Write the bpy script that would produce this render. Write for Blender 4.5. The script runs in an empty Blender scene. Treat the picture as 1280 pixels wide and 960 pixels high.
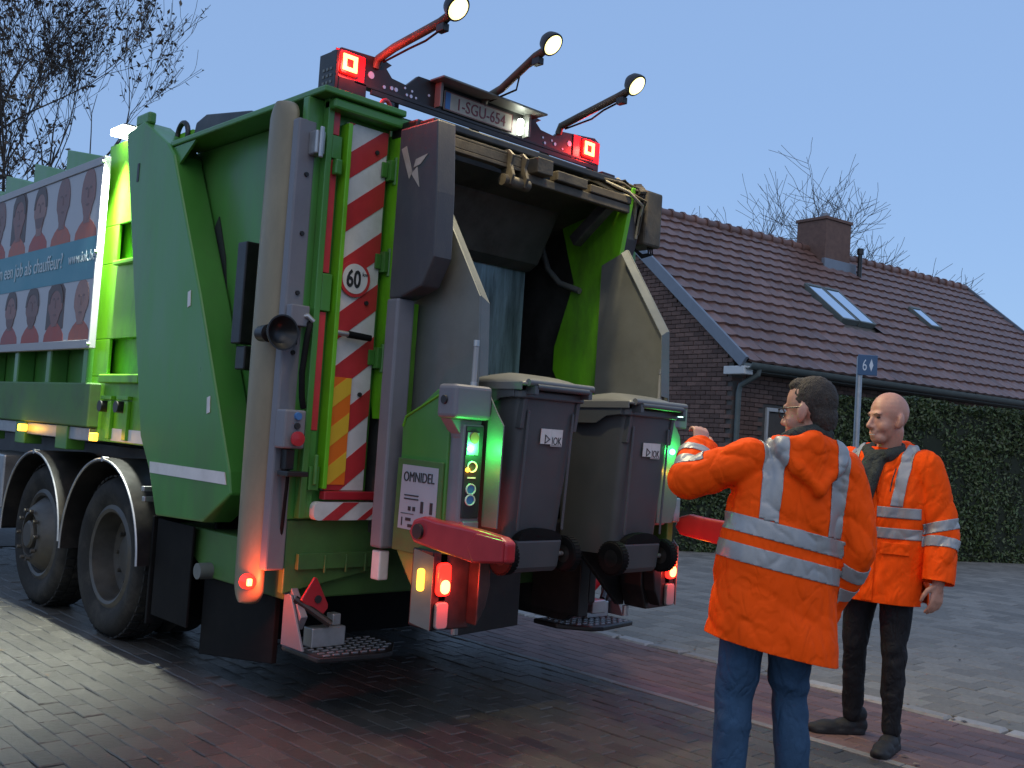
import bpy, bmesh, math, random
from mathutils import Vector, Matrix, noise
R = math.radians
random.seed(11)
SC = bpy.context.scene
COL = SC.collection

# ---------------------------------------------------------------- camera
CAM_H = 1.45
YAW, PITCH, ROLL = R(46.7), R(2.972), R(3.719)
f0 = Vector((math.cos(YAW), math.sin(YAW), 0)); r0 = Vector((math.sin(YAW), -math.cos(YAW), 0)); u0 = Vector((0, 0, 1))
FWD = f0*math.cos(PITCH) + u0*math.sin(PITCH)
UP1 = -f0*math.sin(PITCH) + u0*math.cos(PITCH)
CR = r0*math.cos(ROLL) + UP1*math.sin(ROLL)
CU = -r0*math.sin(ROLL) + UP1*math.cos(ROLL)
cam_d = bpy.data.cameras.new('camera'); cam = bpy.data.objects.new('camera', cam_d); COL.objects.link(cam)
cam_d.sensor_width = 36; cam_d.lens = 36; cam_d.clip_start = .05; cam_d.clip_end = 2000
m = Matrix((CR, CU, -FWD)).transposed().to_4x4(); m.translation = (0, 0, CAM_H)
cam.matrix_world = m
SC.camera = cam

# ---------------------------------------------------------------- sky, sun, exposure
SKY_STRENGTH = .15
world = bpy.data.worlds.new('World'); SC.world = world; world.use_nodes = True
wn = world.node_tree; wn.nodes.clear()
sky = wn.nodes.new('ShaderNodeTexSky'); sky.sky_type = 'NISHITA'; sky.sun_disc = False
sky.sun_elevation = R(14); sky.sun_rotation = R(250)
sky.altitude = 0; sky.air_density = 1.0; sky.dust_density = .6; sky.ozone_density = 3.0
hsv = wn.nodes.new('ShaderNodeMixRGB'); hsv.blend_type = 'MIX'; hsv.inputs[0].default_value = .8
hsv.inputs[2].default_value = (2.05, 3.22, 5.55, 1)          # even dusk overcast, laid over the clear-sky model
bg = wn.nodes.new('ShaderNodeBackground'); bg.inputs[1].default_value = SKY_STRENGTH
wo = wn.nodes.new('ShaderNodeOutputWorld')
wn.links.new(sky.outputs[0], hsv.inputs[1]); wn.links.new(hsv.outputs[0], bg.inputs[0]); wn.links.new(bg.outputs[0], wo.inputs[0])
sun_d = bpy.data.lights.new('sun', 'SUN'); sun_d.energy = .6; sun_d.angle = R(50); sun_d.color = (1, .84, .66)
sun = bpy.data.objects.new('sun', sun_d); COL.objects.link(sun)
sun.rotation_euler = Vector((.45, .75, -1.0)).to_track_quat('-Z', 'Y').to_euler()
SC.view_settings.view_transform = 'Standard'; SC.view_settings.look = 'None'
SC.view_settings.exposure = 0; SC.view_settings.gamma = 1
SC.render.engine = 'CYCLES'
SC.cycles.use_denoising = True
try: SC.cycles.denoiser = 'OPENIMAGEDENOISE'
except Exception: pass
SC.cycles.sample_clamp_indirect = 6
SC.cycles.max_bounces = 6

# ---------------------------------------------------------------- helpers
def tag(o, label, cat, group=None):
    o['label'] = label; o['category'] = cat
    if group: o['group'] = group
    return o
def empty(name, loc=(0, 0, 0), rz=0, label=None, cat=None, group=None):
    o = bpy.data.objects.new(name, None); COL.objects.link(o)
    o.location = loc; o.rotation_euler = (0, 0, rz); o.empty_display_size = .2
    if label: tag(o, label, cat, group)
    return o
def wloc(o):
    v = Vector((0, 0, 0))
    while o is not None:
        v += Vector(o.location); o = o.parent
    return v
def join(parts):
    V, F = [], []
    for v, f in parts:
        n = len(V); V += [tuple(p) for p in v]; F += [tuple(i+n for i in q) for q in f]
    return V, F
def mesh(name, parts, mat, parent=None, bevel=0, smooth=None, local=False, seg=2):
    """one mesh object from a list of (verts, faces); verts in world space unless local"""
    if isinstance(parts, tuple): parts = [parts]
    V, F = join(parts)
    if parent is not None and not local:
        o_ = wloc(parent); V = [(x-o_.x, y-o_.y, z-o_.z) for x, y, z in V]
    me = bpy.data.meshes.new(name); me.from_pydata(V, [], F)
    bm = bmesh.new(); bm.from_mesh(me); bmesh.ops.recalc_face_normals(bm, faces=bm.faces); bm.to_mesh(me); bm.free()
    me.materials.append(mat)
    if smooth is not None:
        me.shade_smooth(); me.set_sharp_from_angle(angle=R(smooth))
    o = bpy.data.objects.new(name, me); COL.objects.link(o); o.parent = parent
    if bevel:
        b = o.modifiers.new('bevel', 'BEVEL'); b.width = bevel; b.segments = seg; b.limit_method = 'ANGLE'; b.angle_limit = R(35)
        b.harden_normals = False
    return o
def box(x0, x1, y0, y1, z0, z1):
    V = [(x0, y0, z0), (x1, y0, z0), (x1, y1, z0), (x0, y1, z0), (x0, y0, z1), (x1, y0, z1), (x1, y1, z1), (x0, y1, z1)]
    return V, [(0, 3, 2, 1), (4, 5, 6, 7), (0, 1, 5, 4), (1, 2, 6, 5), (2, 3, 7, 6), (3, 0, 4, 7)]
def prism(poly, axis, a, b):
    """poly: list of 2-D points in the plane across `axis`: x->(y,z)  y->(x,z)  z->(x,y)"""
    def P(p, t): return (t, p[0], p[1]) if axis == 'x' else (p[0], t, p[1]) if axis == 'y' else (p[0], p[1], t)
    n = len(poly); V = [P(p, a) for p in poly] + [P(p, b) for p in poly]
    F = [tuple(range(n)), tuple(range(2*n-1, n-1, -1))] + [(i, (i+1) % n, n+(i+1) % n, n+i) for i in range(n)]
    return V, F
def frame3(d):
    d = Vector(d).normalized(); a = Vector((0, 0, 1)) if abs(d.z) < .9 else Vector((1, 0, 0))
    s = d.cross(a).normalized(); return d, s, s.cross(d)
def cyl(p0, p1, ra, rb=None, n=20):
    rb = ra if rb is None else rb
    p0, p1 = Vector(p0), Vector(p1); d, s, t = frame3(p1-p0); V = []
    for p, r in ((p0, ra), (p1, rb)):
        for i in range(n):
            a = 2*math.pi*i/n; V.append(tuple(p + s*(r*math.cos(a)) + t*(r*math.sin(a))))
    return V, [tuple(range(n-1, -1, -1)), tuple(range(n, 2*n))] + [(i, (i+1) % n, n+(i+1) % n, n+i) for i in range(n)]
def tube(pts, r, n=8, closed=False):
    pts = [Vector(p) for p in pts]; V, F = [], []; rr = r if isinstance(r, (list, tuple)) else [r]*len(pts)
    ref = None
    for k, p in enumerate(pts):
        a = pts[max(0, k-1)]; b = pts[min(len(pts)-1, k+1)]
        if closed: a, b = pts[k-1], pts[(k+1) % len(pts)]
        d = (b-a).normalized()
        if ref is None: _, ref, _ = frame3(d)
        s = (ref - d*ref.dot(d)).normalized(); ref = s; t = s.cross(d)
        for i in range(n):
            q = 2*math.pi*i/n; V.append(tuple(p + s*(rr[k]*math.cos(q)) + t*(rr[k]*math.sin(q))))
    m_ = len(pts)
    for k in range(m_ if closed else m_-1):
        k2 = (k+1) % m_
        for i in range(n): F.append((k*n+i, k*n+(i+1) % n, k2*n+(i+1) % n, k2*n+i))
    if not closed: F += [tuple(range(n-1, -1, -1)), tuple((m_-1)*n+i for i in range(n))]
    return V, F
def lathe(prof, c, axis, n=36):
    """prof: (r, t) pairs along axis vector from c; closed when first and last r are 0"""
    c = Vector(c); d, s, t = frame3(axis); V, F = [], []
    for r, h in prof:
        for i in range(n):
            a = 2*math.pi*i/n; V.append(tuple(c + d*h + s*(r*math.cos(a)) + t*(r*math.sin(a))))
    for k in range(len(prof)-1):
        for i in range(n): F.append((k*n+i, k*n+(i+1) % n, (k+1)*n+(i+1) % n, (k+1)*n+i))
    return V, F
def ball(c, rx, ry=None, rz=None, n=16, rot=None):
    ry = rx if ry is None else ry; rz = rx if rz is None else rz; V = []; F = []; m_ = n//2
    c = Vector(c)
    for k in range(1, m_):
        th = math.pi*k/m_
        for i in range(n):
            p = Vector((rx*math.sin(th)*math.cos(2*math.pi*i/n), ry*math.sin(th)*math.sin(2*math.pi*i/n), rz*math.cos(th)))
            V.append(p)
    V += [Vector((0, 0, rz)), Vector((0, 0, -rz))]; a, b = len(V)-2, len(V)-1
    for k in range(m_-2):
        for i in range(n): F.append((k*n+i, (k+1)*n+i, (k+1)*n+(i+1) % n, k*n+(i+1) % n))
    for i in range(n): F.append((a, i, (i+1) % n)); F.append((b, (m_-2)*n+(i+1) % n, (m_-2)*n+i))
    if rot is not None: V = [rot @ p for p in V]
    return [tuple(p+c) for p in V], F
def xf(part, M): return [tuple(M @ Vector(p)) for p in part[0]], part[1]
def mirx(part, cx=3.975): return [(2*cx-x, y, z) for x, y, z in part[0]], part[1]
def rrect(w, h, r, n=4):
    P = []
    for cx_, cy_, a0 in ((w/2-r, h/2-r, 0), (-w/2+r, h/2-r, 90), (-w/2+r, -h/2+r, 180), (w/2-r, -h/2+r, 270)):
        for i in range(n+1):
            a = R(a0+90*i/n); P.append((cx_+r*math.cos(a), cy_+r*math.sin(a)))
    return P
def clip_poly(poly, x0, x1, y0, y1):
    def cl(P, ins, cut):
        out = []
        for i in range(len(P)):
            a, b = P[i-1], P[i]
            if ins(b):
                if not ins(a): out.append(cut(a, b))
                out.append(b)
            elif ins(a): out.append(cut(a, b))
        return out
    def cx_(v): return lambda a, b: (v, a[1]+(b[1]-a[1])*(v-a[0])/(b[0]-a[0]))
    def cy_(v): return lambda a, b: (a[0]+(b[0]-a[0])*(v-a[1])/(b[1]-a[1]), v)
    for ins, c in ((lambda p: p[0] >= x0-1e-9, cx_(x0)), (lambda p: p[0] <= x1+1e-9, cx_(x1)), (lambda p: p[1] >= y0-1e-9, cy_(y0)), (lambda p: p[1] <= y1+1e-9, cy_(y1))):
        if poly: poly = cl(poly, ins, c)
    return poly
def text_part(s, size, org, xd, yd, align='LEFT', depth=.0015, sx=1.0, bold=0):
    cu = bpy.data.curves.new('t', 'FONT'); cu.body = s; cu.size = size; cu.align_x = align; cu.extrude = depth
    cu.resolution_u = 3; cu.offset = bold
    o = bpy.data.objects.new('t', cu); COL.objects.link(o); bpy.context.view_layer.update()
    dg = bpy.context.evaluated_depsgraph_get(); me = o.evaluated_get(dg).to_mesh()
    xd, yd = Vector(xd), Vector(yd); zd = xd.cross(yd); org = Vector(org)
    V = [tuple(org + xd*(v.co.x*sx) + yd*v.co.y + zd*v.co.z) for v in me.vertices]; F = [tuple(p.vertices) for p in me.polygons]
    o.evaluated_get(dg).to_mesh_clear(); bpy.data.objects.remove(o); bpy.data.curves.remove(cu)
    return V, F
def copy_tree(o, parent=None):
    c = o.copy(); COL.objects.link(c); c.parent = parent
    for ch in list(o.children): copy_tree(ch, c)
    return c

# ---------------------------------------------------------------- materials
def pm(name, col, rough=.5, metal=0, var=.18, scale=6, bump=0, bscale=80, dirt=None, dirt_amt=.0, spec=.5, coat=0, stretch=(1, 1, 1), rvar=.15):
    mt = bpy.data.materials.new(name); mt.use_nodes = True; nt = mt.node_tree; N = nt.nodes; L = nt.links
    b = N['Principled BSDF']; b.inputs['Roughness'].default_value = rough; b.inputs['Metallic'].default_value = metal
    b.inputs['Specular IOR Level'].default_value = spec; b.inputs['Coat Weight'].default_value = coat; b.inputs['Coat Roughness'].default_value = .15
    tc = N.new('ShaderNodeTexCoord'); mp = N.new('ShaderNodeMapping'); mp.inputs['Scale'].default_value = stretch
    L.new(tc.outputs['Object'], mp.inputs[0])
    n1 = N.new('ShaderNodeTexNoise'); n1.inputs['Scale'].default_value = scale; n1.inputs['Detail'].default_value = 6; n1.inputs['Roughness'].default_value = .65
    L.new(mp.outputs[0], n1.inputs['Vector'])
    mr = N.new('ShaderNodeMapRange'); mr.inputs[1].default_value = .25; mr.inputs[2].default_value = .75; mr.inputs[3].default_value = 1-var; mr.inputs[4].default_value = 1+var
    L.new(n1.outputs['Fac'], mr.inputs[0])
    vm = N.new('ShaderNodeVectorMath'); vm.operation = 'SCALE'; vm.inputs[0].default_value = col[:3]; L.new(mr.outputs[0], vm.inputs['Scale'])
    out = vm.outputs[0]
    if dirt:
        n2 = N.new('ShaderNodeTexNoise'); n2.inputs['Scale'].default_value = scale*.55; n2.inputs['Detail'].default_value = 9; n2.inputs['Roughness'].default_value = .7
        L.new(mp.outputs[0], n2.inputs['Vector'])
        cr = N.new('ShaderNodeMapRange'); cr.inputs[1].default_value = .48; cr.inputs[2].default_value = .7; cr.inputs[3].default_value = 0; cr.inputs[4].default_value = dirt_amt
        L.new(n2.outputs['Fac'], cr.inputs[0])
        mx = N.new('ShaderNodeMixRGB'); mx.inputs[2].default_value = (*dirt, 1); L.new(cr.outputs[0], mx.inputs[0]); L.new(out, mx.inputs[1]); out = mx.outputs[0]
    L.new(out, b.inputs['Base Color'])
    rr = N.new('ShaderNodeMapRange'); rr.inputs[3].default_value = max(.02, rough-rvar); rr.inputs[4].default_value = min(1, rough+rvar)
    L.new(n1.outputs['Fac'], rr.inputs[0]); L.new(rr.outputs[0], b.inputs['Roughness'])
    if bump:
        n3 = N.new('ShaderNodeTexNoise'); n3.inputs['Scale'].default_value = bscale; n3.inputs['Detail'].default_value = 4
        L.new(mp.outputs[0], n3.inputs['Vector'])
        bp = N.new('ShaderNodeBump'); bp.inputs['Strength'].default_value = bump; bp.inputs['Distance'].default_value = .01
        L.new(n3.outputs['Fac'], bp.inputs['Height']); L.new(bp.outputs[0], b.inputs['Normal'])
    return mt
def em(name, col, strength):
    mt = bpy.data.materials.new(name); mt.use_nodes = True; b = mt.node_tree.nodes['Principled BSDF']
    b.inputs['Base Color'].default_value = (*col, 1); b.inputs['Emission Color'].default_value = (*col, 1); b.inputs['Emission Strength'].default_value = strength
    b.inputs['Roughness'].default_value = .25
    return mt
def crease(mt, scale, strength, dist=.012):
    """thin sharp cloth creases: ridges of a warped noise in the bump, on top of the modelled folds"""
    N = mt.node_tree.nodes; L = mt.node_tree.links; b = N['Principled BSDF']
    tc = N.new('ShaderNodeTexCoord'); prev = b.inputs['Normal'].links[0].from_socket if b.inputs['Normal'].links else None
    for sc, st in ((scale, strength), (scale*2.3, strength*.5)):
        mp = N.new('ShaderNodeMapping'); mp.inputs['Rotation'].default_value = (R(25), R(35), R(20)); mp.inputs['Scale'].default_value = (1, 1, .55); L.new(tc.outputs['Object'], mp.inputs[0])
        n = N.new('ShaderNodeTexNoise'); n.inputs['Scale'].default_value = sc; n.inputs['Detail'].default_value = 1.5; n.inputs['Distortion'].default_value = .9; L.new(mp.outputs[0], n.inputs['Vector'])
        a = N.new('ShaderNodeMath'); a.operation = 'SUBTRACT'; a.inputs[1].default_value = .5; L.new(n.outputs['Fac'], a.inputs[0])
        c = N.new('ShaderNodeMath'); c.operation = 'ABSOLUTE'; L.new(a.outputs[0], c.inputs[0])
        q = N.new('ShaderNodeMapRange'); q.inputs[1].default_value = 0; q.inputs[2].default_value = .10; q.interpolation_type = 'SMOOTHERSTEP'; L.new(c.outputs[0], q.inputs[0])
        bp = N.new('ShaderNodeBump'); bp.inputs['Strength'].default_value = st; bp.inputs['Distance'].default_value = dist; L.new(q.outputs[0], bp.inputs['Height'])
        if prev: L.new(prev, bp.inputs['Normal'])
        prev = bp.outputs[0]
    L.new(prev, b.inputs['Normal']); return mt
def vary(mt, amount=.25, hue=0):
    """per-object brightness variation (bricks, tiles: each piece its own shade)"""
    N = mt.node_tree.nodes; L = mt.node_tree.links; b = N['Principled BSDF']; src = b.inputs['Base Color'].links[0].from_socket
    oi = N.new('ShaderNodeObjectInfo'); mr = N.new('ShaderNodeMapRange'); mr.inputs[3].default_value = 1-amount; mr.inputs[4].default_value = 1+amount
    L.new(oi.outputs['Random'], mr.inputs[0]); v = N.new('ShaderNodeVectorMath'); v.operation = 'SCALE'
    L.new(src, v.inputs[0]); L.new(mr.outputs[0], v.inputs['Scale']); L.new(v.outputs[0], b.inputs['Base Color'])
    return mt
def vcol(mt, amount=1.0):
    """multiply the base colour by the 'shade' attribute of joined pieces"""
    N = mt.node_tree.nodes; L = mt.node_tree.links; b = N['Principled BSDF']; src = b.inputs['Base Color'].links[0].from_socket
    at = N.new('ShaderNodeAttribute'); at.attribute_name = 'shade'; v = N.new('ShaderNodeVectorMath'); v.operation = 'MULTIPLY'
    L.new(src, v.inputs[0]); L.new(at.outputs['Color'], v.inputs[1]); L.new(v.outputs[0], b.inputs['Base Color'])
    return mt
M = {}
DUST = (.16, .14, .10)
M['green'] = pm('green_paint', (.06, .215, .034), .36, var=.14, scale=4, dirt=(.075, .12, .045), dirt_amt=.6, coat=.12, bump=.05, bscale=14, stretch=(1, 1, .3), rvar=.22)
M['lime'] = pm('lime_green_paint', (.14, .45, .012), .38, var=.15, scale=4, dirt=(.05, .09, .02), dirt_amt=.75, bump=.05, bscale=16, stretch=(1, 1, .4), rvar=.2)
M['dgreen'] = pm('dusty_green_paint', (.06, .15, .035), .55, var=.2, scale=4, dirt=(.05, .06, .03), dirt_amt=.6)
M['cover'] = pm('charcoal_plastic_cover', (.05, .047, .052), .5, var=.15, scale=5, bump=.1, bscale=220, dirt=DUST, dirt_amt=.3, stretch=(1, 1, .4))
M['grey'] = pm('grey_paint', (.17, .165, .18), .45, var=.1, scale=6, dirt=(.2, .18, .14), dirt_amt=.2)
M['steel'] = pm('worn_steel_plate', (.16, .168, .158), .5, metal=.3, var=.15, scale=5, dirt=(.15, .145, .115), dirt_amt=.5, bump=.06, bscale=40)
M['grime'] = pm('rusty_grimy_steel', (.085, .07, .05), .6, metal=.2, var=.4, scale=9, dirt=(.03, .02, .012), dirt_amt=.7, bump=.15, bscale=60)
M['galv'] = pm('galvanised_metal', (.42, .42, .42), .42, metal=.8, var=.2, scale=14)
M['black'] = pm('black_rubber', (.006, .006, .006), .75, spec=.15, var=.3, scale=7, dirt=(.02, .018, .016), dirt_amt=.3)
M['bmetal'] = pm('black_painted_metal', (.011, .0105, .0105), .4, var=.3, scale=6, dirt=(.06, .05, .04), dirt_amt=.5)
M['darkin'] = pm('grimy_hopper_steel', (.06, .06, .056), .55, metal=.3, var=.4, scale=5, dirt=(.015, .012, .01), dirt_amt=.8)
M['bluest'] = pm('scraped_bluish_steel', (.19, .26, .29), .4, metal=.5, var=.6, scale=5, stretch=(3, 3, .35), dirt=(.02, .025, .025), dirt_amt=.9)
M['tyre'] = pm('tyre_rubber', (.02, .0195, .018), .8, var=.4, scale=9, bump=.25, bscale=60, dirt=(.075, .068, .056), dirt_amt=.6, spec=.25)
M['rim'] = pm('dirty_wheel_rim', (.085, .08, .072), .5, metal=.5, var=.3, scale=10, dirt=(.10, .08, .05), dirt_amt=.7)
M['beige'] = pm('weathered_translucent_guard', (.25, .205, .125), .45, var=.25, scale=3, stretch=(1, 1, .5), dirt=(.16, .13, .075), dirt_amt=.6)
M['white'] = pm('white_reflective_film', (.66, .63, .60), .4, var=.1, scale=8, dirt=(.4, .35, .28), dirt_amt=.4)
M['red'] = pm('red_reflective_film', (.52, .035, .04), .38, var=.12, scale=8, dirt=(.2, .03, .03), dirt_amt=.3)
M['redp'] = pm('red_paint', (.40, .02, .028), .35, var=.1, scale=8, coat=.2)
M['orange'] = pm('orange_reflective_film', (.85, .18, .02), .35, var=.06, scale=8)
M['yellow'] = pm('yellow_reflective_film', (.80, .48, .04), .35, var=.06, scale=8)
M['ink'] = pm('black_print', (.02, .02, .022), .5, var=.05)
M['platew'] = pm('number_plate_white', (.40, .36, .29), .4, var=.15, dirt=(.2, .16, .1), dirt_amt=.6)
M['platered'] = pm('number_plate_ruby', (.16, .02, .03), .4, var=.05)
M['bluei'] = pm('blue_print', (.05, .16, .38), .4, var=.1)
M['cable'] = pm('cable_sheath', (.3, .27, .2), .5, var=.2)
M['bin'] = pm('grey_bin_plastic', (.07, .077, .082), .42, var=.1, scale=5, bump=.05, bscale=120, dirt=(.12, .11, .1), dirt_amt=.25)
M['lid'] = pm('grey_bin_lid_plastic', (.125, .13, .13), .4, var=.1, scale=5, bump=.05, bscale=120)
M['teal'] = pm('teal_print', (.05, .20, .26), .45, var=.06, scale=5)
M['poster'] = pm('poster_paper_white', (.36, .37, .40), .45, var=.06, scale=4)
M['pframe'] = pm('poster_frame_aluminium', (.33, .33, .34), .5, metal=.2, var=.1)
M['pwhite'] = pm('poster_lettering', (.42, .5, .53), .45, var=.05)
M['pshirt'] = pm('poster_orange_red_shirt', (.28, .055, .04), .5, var=.2, scale=12)
M['glass'] = pm('lamp_glass_clear', (.28, .28, .28), .15, var=.05)
M['red_on'] = em('tail_lamp_lit_red', (1, .016, .01), 4)
M['red_hot'] = em('lit_red_led_core', (1, .40, .12), 5)
M['red_dim'] = em('red_lamp_lens', (1, .015, .01), 1.2)
M['amber_on'] = em('amber_lamp_lit', (1, .5, .04), 4)
M['work_rim'] = em('work_lamp_rim_lit', (1, .86, .34), 2.6)
M['work_on'] = em('work_lamp_lens_lit', (1, .93, .62), 12)
M['cool_on'] = em('column_lamp_lit', (.92, 1, .85), 25)
M['green_on'] = em('green_led_lit', (.1, 1, .35), 12)
M['screen_on'] = em('display_lit', (.6, 1, .9), 3)
def point(name, loc, col, watts, size=.02, parent=None, typ='POINT', aim=None, spot=R(100), blend=.6):
    d = bpy.data.lights.new(name, typ); d.energy = watts; d.color = col; d.shadow_soft_size = size
    o = bpy.data.objects.new(name, d); COL.objects.link(o)
    if typ == 'SPOT':
        d.spot_size = spot; d.spot_blend = blend
        o.rotation_euler = (Vector(aim)-Vector(loc)).to_track_quat('-Z', 'Y').to_euler()
    o.location = Vector(loc) - (wloc(parent) if parent else Vector((0, 0, 0))); o.parent = parent
    return o
# ================================================================ the setting
def seen(p, margin=60):
    v = Vector(p) - Vector((0, 0, CAM_H)); d = v.dot(FWD)
    if d < .3: return None
    x = 640 + 1280*v.dot(CR)/d; y = 480 - 1280*v.dot(CU)/d
    return d if -margin < x < 1280+margin and -margin < y < 960+margin else None
def at_depth(x, y, d): return Vector((0, 0, CAM_H)) + (FWD + CR*((x-640)/1280) + CU*((480-y)/1280))*d
def block_part(w, l, t, c):
    a, b = w/2, l/2
    V = [(-a, -b, -t), (a, -b, -t), (a, b, -t), (-a, b, -t), (-a, -b, -c), (a, -b, -c), (a, b, -c), (-a, b, -c),
         (-a+c, -b+c, 0), (a-c, -b+c, 0), (a-c, b-c, 0), (-a+c, b-c, 0)]
    F = [(i, (i+1) % 4, 4+(i+1) % 4, 4+i) for i in range(4)] + [(4+i, 4+(i+1) % 4, 8+(i+1) % 4, 8+i) for i in range(4)] + [(8, 9, 10, 11)]
    return V, F
def lay_blocks(parent, name, spots, w, l, t, c, mats, n_single=300, zj=.0015, tilt=.006, jit=.0015, shade=.25):
    """spots: (matrix, scale_w, scale_l). The nearest are objects, the rest one joined part."""
    base = block_part(w, l, t, c)
    me = bpy.data.meshes.new(name); me.from_pydata(base[0], [], base[1]); me.materials.append(mats[0])
    inv = parent.matrix_world.inverted() if parent.matrix_world else Matrix()
    order = []
    for mw, sl in spots:
        d = seen(mw.translation); order.append((d if d is not None else 1e6, random.random(), mw, sl))
    order.sort(key=lambda q: q[:2])
    V, F, S = [], [], []
    for k, (d, _, mw, sl) in enumerate(order):
        j = Matrix.Translation((random.uniform(-jit, jit), random.uniform(-jit, jit), random.uniform(-zj, zj))) @ Matrix.Rotation(random.uniform(-tilt, tilt), 4, 'X') @ Matrix.Rotation(random.uniform(-tilt, tilt), 4, 'Y') @ Matrix.Diagonal((1, sl, 1, 1))
        mm = mw @ j
        if k < n_single and d < 1e5:
            o = bpy.data.objects.new(name, me); COL.objects.link(o); o.parent = parent; o.matrix_local = inv @ mm if parent.rotation_euler.z == 0 else mm
            if parent.rotation_euler.z == 0: o.matrix_local = Matrix.Translation(-wloc(parent)) @ mm
        else:
            n = len(V); off = wloc(parent) if parent.rotation_euler.z == 0 else Vector((0, 0, 0))
            V += [tuple((mm @ Vector(p)) - off) for p in base[0]]; F += [tuple(i+n for i in q) for q in base[1]]
            s = random.uniform(1-shade, 1+shade); S += [s]*len(base[1])
    if V:
        mj = bpy.data.meshes.new(name+'_field'); mj.from_pydata(V, [], F); mj.materials.append(mats[1])
        at = mj.attributes.new('shade', 'FLOAT_COLOR', 'FACE')
        at.data.foreach_set('color', [q for s in S for q in (s, s, s, 1)])
        o = bpy.data.objects.new(name+'_field', mj); COL.objects.link(o); o.parent = parent; o['kind'] = 'stuff'
def two(name, col, rough, amount=.25, **k):
    return vary(pm(name, col, rough, **k), amount), vcol(pm(name+'_joined', col, rough, **k))
def sheet(name, x0, x1, y0, y1, z, mat):
    o = mesh(name, ([(x0, y0, z), (x1, y0, z), (x1, y1, z), (x0, y1, z)], [(0, 1, 2, 3)]), mat); o['kind'] = 'structure'; return o
def paver_mat(name, col, joint, sx, sy, rough):
    """far paving: brick pattern in the material"""
    mt = pm(name, col, rough, var=.2, scale=1.2)
    N = mt.node_tree.nodes; L = mt.node_tree.links; b = N['Principled BSDF']; src = b.inputs['Base Color'].links[0].from_socket
    tc = N.new('ShaderNodeTexCoord'); mp = N.new('ShaderNodeMapping'); mp.inputs['Rotation'].default_value = (0, 0, R(90)); L.new(tc.outputs['Object'], mp.inputs[0])
    bt = N.new('ShaderNodeTexBrick'); bt.inputs['Scale'].default_value = 1; bt.inputs['Brick Width'].default_value = sy; bt.inputs['Row Height'].default_value = sx
    bt.inputs['Mortar Size'].default_value = .004; bt.inputs['Color1'].default_value = (.8, .8, .8, 1); bt.inputs['Color2'].default_value = (1.2, 1.2, 1.2, 1); bt.inputs['Mortar'].default_value = (*joint, 1)
    L.new(mp.outputs[0], bt.inputs['Vector'])
    v = N.new('ShaderNodeVectorMath'); v.operation = 'MULTIPLY'; L.new(src, v.inputs[0]); L.new(bt.outputs['Color'], v.inputs[1]); L.new(v.outputs[0], b.inputs['Base Color'])
    return mt
M['soil'] = pm('joint_sand', (.05, .046, .04), .9, var=.3, scale=20, bump=.3, bscale=200)
M['roadfar'] = paver_mat('far_road_brick', (.075, .066, .058), (.4, .4, .4), .1, .2, .6)
M['pathfar'] = paver_mat('far_red_brick', (.155, .088, .075), (.5, .5, .5), .1, .2, .65)
M['pavefar'] = paver_mat('far_grey_paver', (.215, .195, .165), (.45, .45, .45), .2, .2, .75)
g_ = sheet('ground', -150, 250, -150, 250, -.045, pm('bare_ground', (.05, .05, .04), .9, var=.3, scale=.4))
road = sheet('road', -60, 4.86, -60, 120, -.012, M['soil'])
path = sheet('cycle_path', 4.86, 5.98, -60, 120, -.0125, M['soil'])
pave = sheet('pavement', 6.115, 60, -60, 120, -.0125, M['soil'])
kerb = empty('kerb', (6.0, 5, 0)); kerb['kind'] = 'structure'
# far paving by material
fr = mesh('far_paving', ([(-60, 11.2, 0), (4.86, 11.2, 0), (4.86, 120, 0), (-60, 120, 0), (-60, -60, 0), (-.9, -60, 0), (-.9, 11.2, 0), (-60, 11.2, 0)], [(0, 1, 2, 3), (4, 5, 6, 7)]), M['roadfar'], road)
fp = mesh('far_paving', ([(4.86, 13, 0), (5.98, 13, 0), (5.98, 120, 0), (4.86, 120, 0)], [(0, 1, 2, 3)]), M['pathfar'], path)
fv = mesh('far_paving', ([(12, -60, 0), (60, -60, 0), (60, 120, 0), (12, 120, 0), (6.115, 13, 0), (12, 13, 0), (12, 120, 0), (6.115, 120, 0)], [(0, 1, 2, 3), (4, 5, 6, 7)]), M['pavefar'], pave)
kr = dict(var=.25, scale=25, bump=.35, bscale=180)
m_road = two('road_brick', (.058, .054, .046), .42, .3, rvar=.25, spec=.7, var=.35, scale=30, bump=.9, bscale=130)
m_path = two('red_path_brick', (.155, .088, .075), .62, .25, **kr)
m_pave = two('grey_paver', (.215, .195, .165), .75, .18, **kr)
m_kerb = two('kerb_stone', (.30, .28, .26), .7, .35, **kr)
sp = []
for i in range(57):
    x = 4.80 - i*.1025
    for j in range(60):
        y = -.6 + j*.204 + (i % 2)*.102
        if y > 11.1: continue
        if seen((x, y, 0), 120) is not None: sp.append((Matrix.Translation((x, y, 0)), 1))
lay_blocks(road, 'road_brick', sp, .1005, .202, .03, .0045, m_road, zj=.003, tilt=.022, jit=.002)
wl = [(Matrix.Translation((4.893, .6+j*.305, .002)), 1) for j in range(20)]
m_wl = two('worn_white_edge_brick', (.22, .205, .19), .65, .2, **kr)
lay_blocks(path, 'edge_marking_stone', wl, .055, .30, .03, .003, m_wl)
sp = []
for i in range(10):
    x = 4.976 + i*.1035
    for j in range(66):
        y = -.4 + j*.204 + (i % 2)*.102
        if y < 12.9 and seen((x, y, 0), 120) is not None: sp.append((Matrix.Translation((x, y, 0)), 1))
lay_blocks(path, 'red_brick', sp, .1015, .202, .03, .004, m_path, tilt=.012)
sp = [(Matrix.Translation((6.045, .5+j*.315, .008)), 1) for j in range(46)]
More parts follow.
